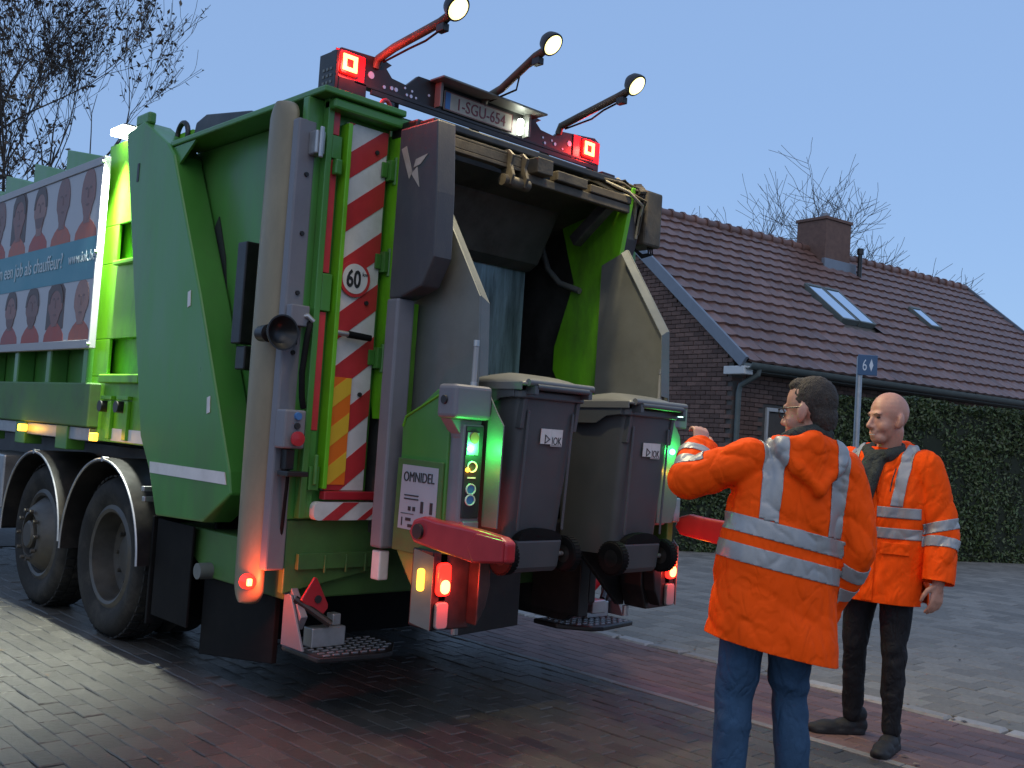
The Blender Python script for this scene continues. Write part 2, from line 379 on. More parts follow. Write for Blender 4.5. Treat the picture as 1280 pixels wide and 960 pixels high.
lay_blocks(kerb, 'kerb_stone', sp, .125, .292, .05, .014, m_kerb, zj=.006, tilt=.03, jit=.008)
sp = []
for i in range(29):
    x = 6.215 + i*.2035
    for j in range(66):
        y = -1 + j*.2035 + (i % 2)*.1015
        if x < 11.95 and y < 12.9 and seen((x, y, 0), 60) is not None: sp.append((Matrix.Translation((x, y, 0)), 1))
lay_blocks(pave, 'paver', sp, .199, .199, .03, .004, m_pave)

# ---------------------------------------------------------------- the brick house
HA = R(-7.427); HL = 13.0; HD = 4.06; HR = 3.2545; EZ = 2.89
house = empty('brick_house', (13.57, 9.12, 0), HA, 'long low brick house with dark brown tiled roof and skylights', 'house')
bpy.context.view_layer.update()
SL = math.atan2(HR, HD); SLEN = math.hypot(HD, HR)
M['mortar'] = pm('wall_mortar', (.10, .09, .08), .9, var=.2, scale=8)
m_hb = two('house_brick', (.15, .088, .068), .8, .3, var=.25, scale=14, bump=.3, bscale=90)
M['hbfar'] = pm('house_brick_far', (.15, .088, .068), .8, var=.3, scale=9)
m_tile = two('roof_tile', (.16, .085, .066), .45, .24, var=.25, scale=5, bump=.1, bscale=60, rvar=.12)
M['zinc'] = pm('zinc_trim', (.2, .22, .25), .4, metal=.3, var=.1)
M['gutter'] = pm('gutter_grey_green', (.12, .14, .13), .45, var=.15)
M['wfr'] = pm('white_window_frame', (.6, .6, .58), .4, var=.06)
M['dglass'] = pm('dark_window_glass', (.01, .012, .014), .06, var=.05, spec=.8)
M['skyglass'] = pm('skylight_glass', (.75, .8, .85), .06, metal=1.0, var=.04, rvar=.02)
x_g, y_f = .10, .36
zw = EZ - .10
gable = [(y_f, 0), (2*HD-y_f, 0), (2*HD-y_f, zw+.2), (HD, EZ+HR-.14), (y_f, zw+.2)]
mesh('gable_wall', prism(gable, 'x', x_g+.03, x_g+.25), M['mortar'], house, local=True)
mesh('gable_wall', prism(gable, 'x', HL-.35, HL-.1), M['hbfar'], house, local=True)
fw = mesh('front_wall', box(x_g+.26, HL-.36, y_f+.03, y_f+.25, 0, zw+.2), M['mortar'], house, local=True)
mesh('rear_wall', box(x_g+.26, HL-.36, 2*HD-y_f-.25, 2*HD-y_f, 0, zw+.2), M['hbfar'], house, local=True)
# bricks: local frames of the two visible walls, built in house space
sp = []
for r_ in range(80):
    z = .04 + r_*.0755
    for k in range(26):
        y = y_f + .105 + k*.2215 + (r_ % 2)*.11
        top = EZ + HR*(y/HD if y < HD else 2-y/HD) - .2
        if y < 5.4 and z < top: sp.append((Matrix.Translation((x_g, y, z)) @ Matrix.Rotation(R(-90), 4, 'Y') @ Matrix.Rotation(R(0), 4, 'Z'), 1))
DOOR = (1.0, 2.02, 2.17)
for r_ in range(37):
    z = .04 + r_*.0755
    for k in range(60):
        x = x_g + .13 + k*.2215 + (r_ % 2)*.11
        if x > HL-.3: continue
        if DOOR[0]-.11 < x < DOOR[1]+.11 and z < DOOR[2]+.06: continue
        sp.append((Matrix.Translation((x, y_f, z)) @ Matrix.Rotation(R(90), 4, 'X') @ Matrix.Rotation(R(90), 4, 'Z'), 1))
house_inv = house.matrix_world.copy()
_seen = seen
def seen(p, margin=60): return _seen(house_inv @ Vector(p), margin)
lay_blocks(house, 'brick', sp, .0655, .2115, .045, .003, m_hb, zj=.002, tilt=.002, jit=.001, shade=.3)
# front door / window with white frame
mesh('front_door', box(DOOR[0]-.06, DOOR[1]+.06, y_f+.07, y_f+.1, 0, DOOR[2]), M['dglass'], house, local=True)
dfr = [box(DOOR[0]-.02, DOOR[0]+.03, y_f-.01, y_f+.06, .02, DOOR[2]+.04), box(DOOR[1]-.03, DOOR[1]+.02, y_f-.01, y_f+.06, .02, DOOR[2]+.04), box(DOOR[0]+.031, DOOR[1]-.031, y_f-.01, y_f+.06, DOOR[2]-.02, DOOR[2]+.04)]
mesh('door_frame', dfr, M['wfr'], house, local=True, bevel=.004)
# roof
rf = empty('roof', (0, 0, EZ)); rf.parent = house; rf.rotation_euler = (SL, 0, 0)
mesh('roof_deck', box(.02, HL-.02, .01, SLEN, -.16, -.055), M['mortar'], rf, local=True)
back = prism([(HD, EZ+HR-.03), (2*HD, EZ-.03), (2*HD, EZ-.15), (HD, EZ+HR-.15)], 'x', 0, HL)
mesh('rear_roof_slope', back, pm('rear_slope_tile', (.1, .065, .06), .5, var=.2), house, local=True)
TW, TL = .30, .346
def tile_part():
    xs = [-.15, -.10, -.05, 0, .05, .10, .149]; zs = [.018, .008, .0, .0, .006, .016, .02]
    V = []
    for x, z in zip(xs, zs): V += [(x, -TL/2-.03, z+.020), (x, TL/2, z-.020), (x, -TL/2-.03, z-.022)]
    F = []
    for i in range(6):
        a, b = i*3, i*3+3; F += [(a, b, b+1, a+1), (a+2, b+2, b, a)]
    return V, F
tp = tile_part()
tme = bpy.data.meshes.new('roof_tile'); tme.from_pydata(tp[0], [], tp[1]); tme.materials.append(m_tile[0]); tme.shade_smooth(); tme.set_sharp_from_angle(angle=R(50))
bpy.context.view_layer.update()
rmw = rf.matrix_world.copy(); order = []
for r_ in range(15):
    for k in range(43):
        x, t = .06 + TW/2 + k*TW, .03 + TL*(r_+.5)
        if x > HL-.16: continue
        if any(a-.04 < x < b+.04 and c-.1 < t < d+.05 for a, b, c, d in ((4.36, 5.5, 1.9, 3.2), (8.05, 8.45, 2.45, 3.15))): continue
        d = _seen(rmw @ Vector((x, t, 0))); order.append((d if d is not None else 1e6, x, t))
order.sort(); V, F, S = [], [], []
for k, (d, x, t) in enumerate(order):
    mm = Matrix.Translation((x, t, random.uniform(-.003, .003))) @ Matrix.Rotation(random.uniform(-.012, .012), 4, 'Z') @ Matrix.Rotation(random.uniform(-.01, .01), 4, 'X')
    if k < 300:
        o = bpy.data.objects.new('roof_tile', tme); COL.objects.link(o); o.parent = rf; o.matrix_local = mm
    else:
        n = len(V); V += [tuple(mm @ Vector(p)) for p in tp[0]]; F += [tuple(i+n for i in q) for q in tp[1]]; s = random.uniform(.86, 1.14); S += [s]*len(tp[1])
mj = bpy.data.meshes.new('roof_tile_field'); mj.from_pydata(V, [], F); mj.materials.append(m_tile[1]); mj.shade_smooth(); mj.set_sharp_from_angle(angle=R(50))
a_ = mj.attributes.new('shade', 'FLOAT_COLOR', 'FACE'); a_.data.foreach_set('color', [q for s in S for q in (s, s, s, 1)])
o = bpy.data.objects.new('roof_tile_field', mj); COL.objects.link(o); o.parent = rf; o['kind'] = 'stuff'
rt = lathe([(.0, 0), (.135, .0), (.14, .05), (.105, .08), (.10, .37)], (0, 0, 0), (1, 0, 0), 12)
rme = bpy.data.meshes.new('ridge_tile'); rme.from_pydata(rt[0], [], rt[1]); rme.materials.append(m_tile[0]); rme.shade_smooth(); rme.set_sharp_from_angle(angle=R(40))
for k in range(38):
    o = bpy.data.objects.new('ridge_tile', rme); COL.objects.link(o); o.parent = house; o.location = (.05+k*.34, HD, EZ+HR-.02); o.rotation_euler = (0, -.03, 0)
for (a, b, c, d) in ((4.40, 4.92, 1.95, 3.18), (4.96, 5.48, 1.95, 3.18), (8.0, 8.42, 2.42, 3.16)):
    w = mesh('skylight', [box(a, a+.04, c, d, -.05, .075), box(b-.04, b, c, d, -.05, .075), box(a+.041, b-.041, c, c+.05, -.05, .07), box(a+.041, b-.041, d-.06, d, -.05, .085)], M['gutter'], rf, local=True, bevel=.006)
    mesh('pane', box(a+.042, b-.042, c+.051, d-.061, .05, .066), M['skyglass'], w, local=True)
for xx, nm in ((-.06, 'barge_board'), (HL+.0, 'barge_board')):
    mesh(nm, box(xx, xx+.06, -.02, SLEN+.02, -.12, .075), M['zinc'], rf, local=True, bevel=.006)
fl = [(.1*math.cos(a), .1*math.sin(a)) for a in [math.pi+math.pi*i/8 for i in range(9)]]
fl = fl + [(.085*math.cos(a), .085*math.sin(a)) for a in [2*math.pi-math.pi*i/8 for i in range(9)]]
gp = prism([(p[0]-.06, p[1]+EZ-.04) for p in fl], 'x', -.02, HL)
gt = mesh('gutter', gp, M['gutter'], house, local=True, smooth=40)
mesh('gutter_end', box(-.05, .16, -.02, y_f+.05, EZ-.22, EZ-.09), M['wfr'], house, local=True, bevel=.01)
mesh('downpipe', tube([(.25, -.06, EZ-.12), (.25, -.05, EZ-.2), (.2, y_f-.1, EZ-.38), (.2, y_f-.07, EZ-.5), (.2, y_f-.07, .02)], .045, 10), M['gutter'], house, smooth=40, local=True)
mesh('soffit', box(.17, HL-.05, .03, y_f-.002, EZ-.16, EZ-.13), M['gutter'], house, local=True)
chx0, chx1, chy0, chy1, chz = 6.45, 7.35, 3.55, 4.35, EZ+HR+.62
ch = mesh('chimney', [box(chx0, chx1, chy0, chy1, EZ+HR-.6, chz), box(chx0-.03, chx1+.03, chy0-.03, chy1+.03, chz+.002, chz+.07)], M['hbfar'], house, local=True, bevel=.008)
mesh('chimney_flashing', box(chx0-.12, chx1+.12, chy0-.10, chy0-.004, EZ+HR-.62, EZ+HR-.28), M['zinc'], house, local=True, bevel=.01)
mesh('chimney_pot', cyl((6.9, 3.95, chz+.07), (6.9, 3.95, chz+.25), .1, .09, 14), M['zinc'], ch, local=True, smooth=40)
mesh('vent_pipe', [cyl((7.45, 3.35, EZ+HR-.75), (7.45, 3.35, EZ+HR-.05), .05, .05, 12), cyl((7.45, 3.35, EZ+HR-.05), (7.45, 3.35, EZ+HR+.08), .08, .07, 12)], M['bmetal'], house, local=True, smooth=40)
mesh('wall_hook', tube([(x_g-.002, 1.35, 2.05), (x_g-.1, 1.35, 2.05), (x_g-.12, 1.35, 2.12)], .012, 6), M['bmetal'], house, local=True)

# ---------------------------------------------------------------- hedges
def leaf_mat(name, col, trans=.2):
    mt = bpy.data.materials.new(name); mt.use_nodes = True; N = mt.node_tree.nodes; L = mt.node_tree.links; b = N['Principled BSDF']
    b.inputs['Roughness'].default_value = .5
    at = N.new('ShaderNodeAttribute'); at.attribute_name = 'shade'; v = N.new('ShaderNodeVectorMath'); v.operation = 'MULTIPLY'; v.inputs[0].default_value = col
    L.new(at.outputs['Color'], v.inputs[1]); L.new(v.outputs[0], b.inputs['Base Color'])
    return mt
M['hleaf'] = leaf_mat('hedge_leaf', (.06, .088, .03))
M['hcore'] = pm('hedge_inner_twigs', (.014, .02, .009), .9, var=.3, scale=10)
def leaves(name, pts, size, mat, parent, rng):
    V, F, S = [], [], []
    for (p, nrm) in pts:
        a = Vector((rng.gauss(0, 1), rng.gauss(0, 1), rng.gauss(0, 1))) + (nrm*1.2 if nrm else Vector((0, 0, 0)))
        d, s, t = frame3(a); w = size*rng.uniform(.6, 1.3); an = rng.uniform(0, 6.28)
        u = s*math.cos(an)+t*math.sin(an); q = d.cross(u); n = len(V)
        V += [tuple(p-u*w), tuple(p+q*w*.45+d*w*.12), tuple(p+u*w), tuple(p-q*w*.45+d*w*.12)]; F.append((n, n+1, n+2, n+3))
        k = rng.uniform(.45, 1.5); g = rng.uniform(.85, 1.2); S += [k*g, k, k*.9, 1]
    me = bpy.data.meshes.new(name); me.from_pydata(V, [], F); me.materials.append(mat)
    at = me.attributes.new('shade', 'FLOAT_COLOR', 'FACE'); at.data.foreach_set('color', S)
    o = bpy.data.objects.new(name, me); COL.objects.link(o); o.parent = parent
    return o
def hedge(A, B, h, w, n, label, seed):
    rng = random.Random(seed); A, B = Vector((*A, 0)), Vector((*B, 0)); d = (B-A).normalized(); q = Vector((d.y, -d.x, 0))   # q faces the camera
    if q.dot(-f0) < 0: q = -q
    L_ = (B-A).length
    e = empty('hedge', ((A+B)/2)[:], 0, label, 'hedge'); mid = (A+B)/2
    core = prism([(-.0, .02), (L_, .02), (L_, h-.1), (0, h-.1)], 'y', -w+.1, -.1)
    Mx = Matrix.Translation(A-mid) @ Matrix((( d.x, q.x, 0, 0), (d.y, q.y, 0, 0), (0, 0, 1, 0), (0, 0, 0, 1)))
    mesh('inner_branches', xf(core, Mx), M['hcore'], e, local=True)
    pts = []
    for _ in range(n):
        s = rng.uniform(0, L_); r_ = rng.random()
        if r_ < .68: z = rng.uniform(0, h); y, nn = -.06 - abs(rng.gauss(0, .07)), q
        elif r_ < .9: z = h - abs(rng.gauss(0, .06)); y, nn = rng.uniform(-w, 0), Vector((0, 0, 1))
        else: z = rng.uniform(0, h); y = rng.uniform(-w, 0); s = rng.choice((0, L_))+rng.gauss(0, .05); nn = d
        wob = .13*noise.noise(Vector((s*.9, z*1.2, seed)))+.05*noise.noise(Vector((s*4, z*4, seed)))
        if nn is q: y += wob
        if nn.z > .5: z += wob
        pts.append((Mx @ Vector((s, y, z)), nn))
    o = leaves('foliage', pts, .036, M['hleaf'], e, rng); o['kind'] = 'stuff'
    return e
rl = random.Random(8); lp_ = []
for _ in range(260):
    x = rl.choice((5.94+rl.gauss(0, .05), 6.14+rl.gauss(0, .06), rl.uniform(6.2, 12), rl.uniform(1.5, 5.9))); lp_.append((Vector((x, rl.uniform(1.5, 11), .010)), Vector((0, 0, 9))))
M['litter'] = leaf_mat('fallen_leaf', (.15, .10, .055))
lt = leaves('fallen_leaves', lp_, .022, M['litter'], None, rl); lt['kind'] = 'stuff'; tag(lt, 'small withered leaves scattered along the kerb and paving', 'leaf litter')
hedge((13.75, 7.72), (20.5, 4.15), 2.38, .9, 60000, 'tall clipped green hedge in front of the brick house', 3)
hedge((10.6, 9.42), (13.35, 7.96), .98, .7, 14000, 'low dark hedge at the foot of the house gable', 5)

# ---------------------------------------------------------------- signpost
sp_ = at_depth(1072.5, 500, 12)
sg = empty('route_signpost', (sp_.x, sp_.y, 0), 0, 'thin grey post with small blue number plate behind the men', 'signpost')
mesh('post', cyl((sp_.x, sp_.y, 0), (sp_.x, sp_.y, 2.66), .035, .035, 14), M['galv'], sg, smooth=40)
pc = Vector((sp_.x, sp_.y, 2.56)) - f0*.045 + r0*.075
M['signblue'] = pm('sign_blue', (.045, .10, .19), .4, var=.08)
pl = [pc + r0*(sx*.115) + u0*(sz*.12) - f0*t for t in (0, .012) for sx, sz in ((-1, -1), (1, -1), (1, 1), (-1, 1))]
sp2 = mesh('sign_plate', (pl, [(0, 1, 2, 3), (7, 6, 5, 4), (0, 1, 5, 4), (1, 2, 6, 5), (2, 3, 7, 6), (3, 0, 4, 7)]), M['signblue'], sg, bevel=.006)
M['signwhite'] = pm('sign_white', (.6, .64, .68), .4, var=.05)
mesh('lettering', text_part('6', .19, pc - f0*.013 - r0*.065 - u0*.065, r0, u0, sx=.62), M['signwhite'], sp2)
dm = [pc - f0*.0135 + r0*x + u0*z for x, z in ((.018, 0), (.042, -.075), (.066, 0), (.042, .075))]
mesh('diamond_symbol', (dm, [(0, 1, 2, 3)]), M['signwhite'], sp2)

# ---------------------------------------------------------------- trees
M['bark'] = pm('tree_bark', (.05, .04, .032), .85, var=.3, scale=4, bump=.4, bscale=30)
M['dleaf'] = leaf_mat('withered_leaf', (.075, .055, .035))
def grow_tree(name, base, label, height, seed, spread, trunk_r, levels, leafn=0, lean=(0, 0), stems=1, upw=.35, foot=.25, rmin=.006, few=0):
    rng = random.Random(seed); e = empty(name, base, 0, label, 'tree')
    segs = [[], []]; tips = []
    def branch(p, d, ln, r, lv):
        n = 5 if lv < 2 else 4; pts = [p]; rad = [r]; dd = d.copy()
        for k in range(n):
            dd = (dd + Vector((rng.gauss(0, .13), rng.gauss(0, .13), rng.gauss(0, .08)+upw*.12))).normalized(); p = p + dd*(ln/n); pts.append(p); rad.append(max(rmin*.8, r*(1-.62*(k+1)/n)))
        segs[0 if lv == 0 else 1].append(tube(pts, rad, 7 if lv == 0 else 5 if lv < 3 else 3))
        if lv >= levels-2:
            for q in pts[1:]: tips.append(q)
        if lv >= levels: return
        for k in range((rng.choice((4, 5, 5, 6)) if lv < levels-1 else rng.choice((3, 4, 5)))-few):
            t = rng.uniform(.3, 1) if lv else rng.uniform(.35, 1); i = min(n-1, int(t*n)); q = pts[i].lerp(pts[i+1], t*n-i)
            ax = Vector((rng.gauss(0, 1), rng.gauss(0, 1), rng.gauss(0, .55))); nd = (dd*.8 + ax.normalized()*spread + Vector((0, 0, upw))).normalized()
            branch(q, nd, ln*rng.uniform(.5, .78), max(rmin, rad[i]*rng.uniform(.45, .68)), lv+1)
    for s in range(stems):
        branch(Vector((rng.gauss(0, foot)*(stems > 1), rng.gauss(0, foot)*(stems > 1), -.05)), Vector((lean[0]+rng.gauss(0, .2)*(stems > 1), lean[1]+rng.gauss(0, .2)*(stems > 1), 1)).normalized(), height*.52, trunk_r, 0)
    mesh('trunk', segs[0], M['bark'], e, local=True, smooth=60)
    mesh('crown', segs[1], M['bark'], e, local=True, smooth=60)
    if leafn:
        pts = [(t + Vector((rng.gauss(0, .06), rng.gauss(0, .06), rng.gauss(0, .06)-.04)), None) for t in (rng.choice(tips) for _ in range(leafn))]
        o = leaves('leaves', pts, .075, M['dleaf'], e, rng); o['kind'] = 'stuff'
    return e
b1 = at_depth(-12, 520, 24); grow_tree('leafy_tree', (b1.x, b1.y, 0), 'half bare tree with withered leaves behind the truck', 12.2, 31, .60, .16, 5, 3600, stems=2, upw=.42, foot=.5, rmin=.008, few=1)
b2 = at_depth(940, 560, 40); grow_tree('bare_tree', (b2.x, b2.y, 0), 'bare winter tree rising behind the roof ridge', 11.5, 9, 1.0, .2, 4, 0, stems=10, upw=.34, foot=1.8, rmin=.011)
# ================================================================ the refuse truck
TX = 3.975
truck = empty('garbage_truck', (TX, 8.0, 0), 0, 'green rear loading refuse truck with lit lamps and red and white striped door', 'truck')
def T(name, parts, mat, parent=None, **k): return mesh(name, parts, M[mat], parent or truck, **k)
def mir(p): return mirx(p, TX)

# ---- chassis, axles, wheels
T('chassis_rail', box(3.5, 3.58, 4.9, 14, .72, .98), 'bmetal'); T('chassis_rail', box(4.37, 4.45, 4.9, 14, .72, .98), 'bmetal')
T('underbody', box(3.05, 4.9, 5.2, 14, .99, 1.2), 'bmetal')
def wheel(xo, y, sgn, dual):
    """xo outer face, sgn=+1 when the truck lies towards +x"""
    c = (xo, y, .515); ax = (sgn, 0, 0); w = T('wheel', lathe([(.30, .06), (.335, .03), (.40, .005), (.455, .0), (.485, .02), (.512, .06), (.515, .10), (.515, .24), (.505, .28), (.47, .31), (.33, .31)], c, ax, 48), 'tyre', smooth=40)
    if dual:
        T('rim', lathe([(.335, .035), (.305, .02), (.285, .03), (.28, .10), (.27, .17), (.20, .20), (.14, .21), (.135, .15), (.0, .14)], c, ax, 40), 'rim', w, smooth=35)
        T('inner_tyre', lathe([(.33, .33), (.47, .33), (.515, .38), (.515, .56), (.47, .62), (.3, .62)], c, ax, 40), 'tyre', w, smooth=40)
        n, rb, h0 = 10, .20, .185
    else:
        T('rim', lathe([(.335, .035), (.305, .02), (.285, .03), (.275, .06), (.245, .02), (.20, -.035), (.165, -.05), (.155, -.05), (.15, .0), (.0, .0)], c, ax, 40), 'rim', w, smooth=35)
        T('hub', lathe([(.10, -.0), (.10, -.055), (.085, -.07), (0, -.07)], c, ax, 24), 'rim', w, smooth=35)
        n, rb, h0 = 10, .178, -.055
    for i in range(n):
        a = 2*math.pi*i/n; p = Vector((xo + sgn*h0, y+rb*math.cos(a), .515+rb*math.sin(a)))
        T('wheel_nut', cyl(p, p-Vector((sgn*.028, 0, 0)), .016, .014, 6), 'rim', w)
    tre = []                                         # tread blocks on the rolling face
    for i in range(46):
        a = 2*math.pi*i/46
        for k, off in ((.07, 0), (.145, .5), (.22, 0)):
            b = a+off*2*math.pi/46; Mx = Matrix.Translation((xo+sgn*k, y+.517*math.cos(b), .515+.517*math.sin(b))) @ Matrix.Rotation(b, 4, 'X')
            tre.append(xf(box(-.03, .03, -.006, .006, -.025, .025), Mx))
    t = T('tread', tre, 'tyre', w)
for y, du in ((6.60, True), (7.86, False)):
    wheel(2.715, y, 1, du); wheel(5.235, y, -1, du)
    T('axle', cyl((2.95, y, .515), (5.0, y, .515), .07, .07, 12), 'bmetal')
def fender(x0, x1, y, r, a0, a1, mats='bmetal'):
    P = [(y+rr*math.cos(R(a)), .515+rr*math.sin(R(a))) for rr, rng in ((r, range(a0, a1+1, 6)), (r-.025, range(a1, a0-1, -6))) for a in rng]
    f_ = T('mudguard', prism(P, 'x', x0, x1), mats, smooth=35)
    P2 = [(x0-.004, y+(r-.012)*math.cos(R(a)), .515+(r-.012)*math.sin(R(a))) for a in range(a0, a1+1, 5)]
    T('bright_trim', tube(P2, .0085, 6), 'galv', f_, smooth=40)
    bolts = [cyl((x0-.012, y+(r-.01)*math.cos(R(90)), .515+(r-.01)), (x0+.03, y+(r-.01)*math.cos(R(90)), .515+(r-.01)), .018, .014, 10)]
    T('rivet', bolts, 'galv', f_)
    return f_
fender(2.655, 3.15, 6.60, .635, -2, 178); fender(2.655, 3.15, 7.86, .615, -2, 180)
fender(4.8, 5.29, 6.60, .635, -2, 178); fender(4.8, 5.29, 7.86, .615, -2, 180)
T('mudguard_clip', [box(2.68, 2.76, 6.02, 6.06, .98, 1.01), box(2.68, 2.76, 6.00, 6.04, .92, .95)], 'galv', bevel=.004)
T('mudflap', box(2.72, 3.2, 5.93, 5.955, .2, .84), 'black', bevel=.004)
T('mudflap', box(2.73, 2.745, 5.44, 5.9, .26, .83), 'black', bevel=.004)
T('underrun_panel', prism([(5.4, .12), (4.62, .22), (4.62, .60), (5.4, .60)], 'x', 2.80, 2.83), 'black', bevel=.004)
T('underrun_panel', box(2.84, 5.1, 5.38, 5.41, .16, .9), 'black', bevel=.004)
T('tool_box', box(2.72, 3.2, 8.75, 9.6, .62, 1.05), 'galv', bevel=.015)
T('air_tank', cyl((2.9, 9.7, .75), (2.9, 10.6, .75), .16, .16, 20), 'bmetal', smooth=40)

# ---- container with ribs and billboard
T('container', prism([(2.87, 1.36), (5.08, 1.36), (5.08, 3.18), (4.93, 3.34), (3.02, 3.34), (2.87, 3.18)], 'y', 7.05, 13.2), 'green', bevel=.02)
for k in range(9):
    y = 7.27 + k*.72
    T('rib', box(2.735, 2.868, y-.045, y+.045, 1.62, 3.18), 'green', bevel=.01)
    T('rib_cap', prism([(y+.17, 3.19), (y+.84, 3.19), (y+.84, 3.44), (y+.15, 3.285)], 'x', 2.78, 2.95), 'green', bevel=.008)
    T('rib', mir(box(2.735, 2.868, y-.045, y+.045, 1.62, 3.18)), 'green', bevel=.01)
T('side_beam', box(2.70, 2.86, 7.05, 13.2, 1.33, 1.635), 'dgreen', bevel=.01)
T('side_beam', mir(box(2.70, 2.86, 7.05, 13.2, 1.33, 1.635)), 'dgreen', bevel=.01)
T('side_rail', box(2.73, 2.84, 7.08, 13.2, 1.235, 1.326), 'galv', bevel=.006)
for y in (7.55, 8.42, 9.3): T('rail_bracket', box(2.716, 2.85, y-.11, y+.11, 1.16, 1.329), 'green', bevel=.006)
bb = T('billboard', box(2.695, 2.73, 7.125, 11.2, 1.935, 3.155), 'poster')
T('billboard_frame', [box(2.685, 2.732, 7.125, 11.26, 3.157, 3.215), box(2.685, 2.732, 7.125, 11.26, 1.872, 1.933)], 'pframe', bb, bevel=.004)
T('billboard_edge', box(2.684, 2.733, 7.098, 7.1235, 1.872, 3.215), 'poster', bb, bevel=.006)
for z in (3.17, 2.54, 1.90): T('screw', cyl((2.668, 7.10, z), (2.69, 7.10, z), .012, .012, 8), 'galv', bb)
T('print_band', box(2.692, 2.6948, 7.126, 11.2, 2.36, 2.66), 'teal', bb)
T('lettering', text_part('Zin in een job als chauffeur?', .165, (2.6885, 7.74, 2.475), (0, -1, 0), (0, 0, 1), 'RIGHT', sx=.92), 'pwhite', bb)
T('lettering', text_part('www.iok.be', .115, (2.6885, 7.63, 2.49), (0, -1, 0), (0, 0, 1), sx=.9), 'pwhite', bb)
rng = random.Random(21)
tones = [(.20, .105, .095), (.17, .095, .09), (.22, .125, .11), (.18, .09, .08), (.15, .085, .08)]
for i, t_ in enumerate(tones): M['skin_print%d' % i] = pm('poster_portrait_tone_%d' % (i+1), t_, .5, var=.25, scale=18)
M['hair_print'] = pm('poster_hair_tone', (.07, .045, .04), .5, var=.3, scale=20)
M['pshirt2'] = pm('poster_dark_red_shirt', (.24, .06, .055), .5, var=.25, scale=14); M['pshirt3'] = pm('poster_faded_orange_shirt', (.32, .09, .055), .5, var=.25, scale=14)
M['feat_print'] = pm('poster_feature_tone', (.12, .065, .06), .5, var=.3, scale=30)
def bust(y, z0, z1, k, hair):
    h = z1-z0; cy = y; hw = .128 + .015*rng.random(); hz = z0 + h*.66; hh = h*.37
    sh = [(cy+.20, z0), (cy+.19, z0+.05), (cy+.13, z0+.10), (cy+.06, z0+.135), (cy+.055, z0+.15), (cy-.055, z0+.15), (cy-.06, z0+.135), (cy-.13, z0+.10), (cy-.19, z0+.05), (cy-.20, z0)]
    T('portrait_shirt', prism(sh, 'x', 2.6928, 2.6949), rng.choice(('pshirt', 'pshirt', 'pshirt2', 'pshirt3')), bb)
    if rng.random() < .3: T('portrait_long_hair', prism([(cy-hw*1.25, z0+.09), (cy+hw*1.25, z0+.09), (cy+hw*1.2, hz+.1), (cy+hw*.8, min(z1-.002, hz+hh)), (cy-hw*.8, min(z1-.002, hz+hh)), (cy-hw*1.2, hz+.1)], 'x', 2.69285, 2.6948), 'hair_print', bb)
    elif rng.random() < .45: T('portrait_beard', prism([(cy+hw*.72*math.cos(a), hz-.075+.085*math.sin(a)) for a in [math.pi+math.pi*i/10 for i in range(11)]], 'x', 2.6900, 2.69075), 'feat_print', bb)
    out = [(cy+hw*math.cos(a)*(.80 if math.sin(a) < -.3 else 1), min(z1, hz+hh*math.sin(a)*(1.1 if math.sin(a) < 0 else 1))) for a in [2*math.pi*i/24 for i in range(24)]]
    T('portrait_face', [prism(out, 'x', 2.6908, 2.6927), prism([(cy-.06, z0+.11), (cy+.06, z0+.11), (cy+.065, hz-.05), (cy-.065, hz-.05)], 'x', 2.6915, 2.69275)], 'skin_print%d' % k, bb)
    if hair:
        top = [(cy+hw*1.06*math.cos(a), min(z1, hz+hh*1.02*math.sin(a))) for a in [math.pi*i/12 for i in range(13)]]
        lo_ = [(cy+hw*.8*math.cos(a), min(z1-.01, hz+hh*.62*math.sin(a))) for a in [math.pi*(12-i)/12 for i in range(13)]]
        T('portrait_hair', prism(top+lo_, 'x', 2.6894, 2.6907), 'hair_print', bb)
    fe = [prism([(cy+s*.042+.022*math.cos(a), hz+.035+.010*math.sin(a)) for a in [2*math.pi*i/8 for i in range(8)]], 'x', 2.6898, 2.6907) for s in (-1, 1)]
    fe.append(prism([(cy+.032*math.cos(a), hz-.085+.009*math.sin(a)) for a in [2*math.pi*i/8 for i in range(8)]], 'x', 2.6898, 2.6907))
    fe.append(prism([(cy-.014, hz-.035), (cy+.014, hz-.035), (cy+.006, hz+.03), (cy-.006, hz+.03)], 'x', 2.6898, 2.6907))
    for q in fe: T('portrait_feature', q, 'feat_print', bb)
M['feat_print'] = pm('poster_feature_tone', (.12, .065, .06), .5, var=.3, scale=30)
for k in range(6): bust(7.36 + k*.485, 2.661, 3.155, k % 5, k in (2, 3))
for k in range(6): bust(7.32 + k*.50, 1.935, 2.359, (k+2) % 5, k in (1, 2, 3))

# ---- rear frame of the container: lit lime-green column with recesses
CS = 2.775/2.70
def cs(q): return [((x-2.70)*.55+2.775 if x < 2.75 else x, y*CS if y > 6 else y, 1.45+(z-1.45)*CS) for x, y, z in q[0]], q[1]
col = T('rear_frame', [cs(q) for q in (box(2.70, 2.74, 6.35, 7.05, 2.70, 3.27), box(2.70, 2.74, 6.78, 7.05, 2.44, 2.6985), box(2.70, 2.74, 6.25, 7.05, 1.93, 2.4385), box(2.70, 2.74, 6.78, 7.05, 1.68, 1.9285), box(2.70, 2.74, 6.0, 7.05, 1.25, 1.6785))], 'lime', bevel=.004)
T('frame_lining', box(2.84, 2.865, 6.1, 7.04, 1.26, 3.26), 'lime')
T('frame_ledge', cs(box(2.61, 2.698, 6.18, 6.80, 1.632, 1.69)), 'lime', col, bevel=.008)
T('frame_ledge', cs(box(2.64, 2.698, 6.42, 6.76, 2.415, 2.445)), 'lime', col, bevel=.006)
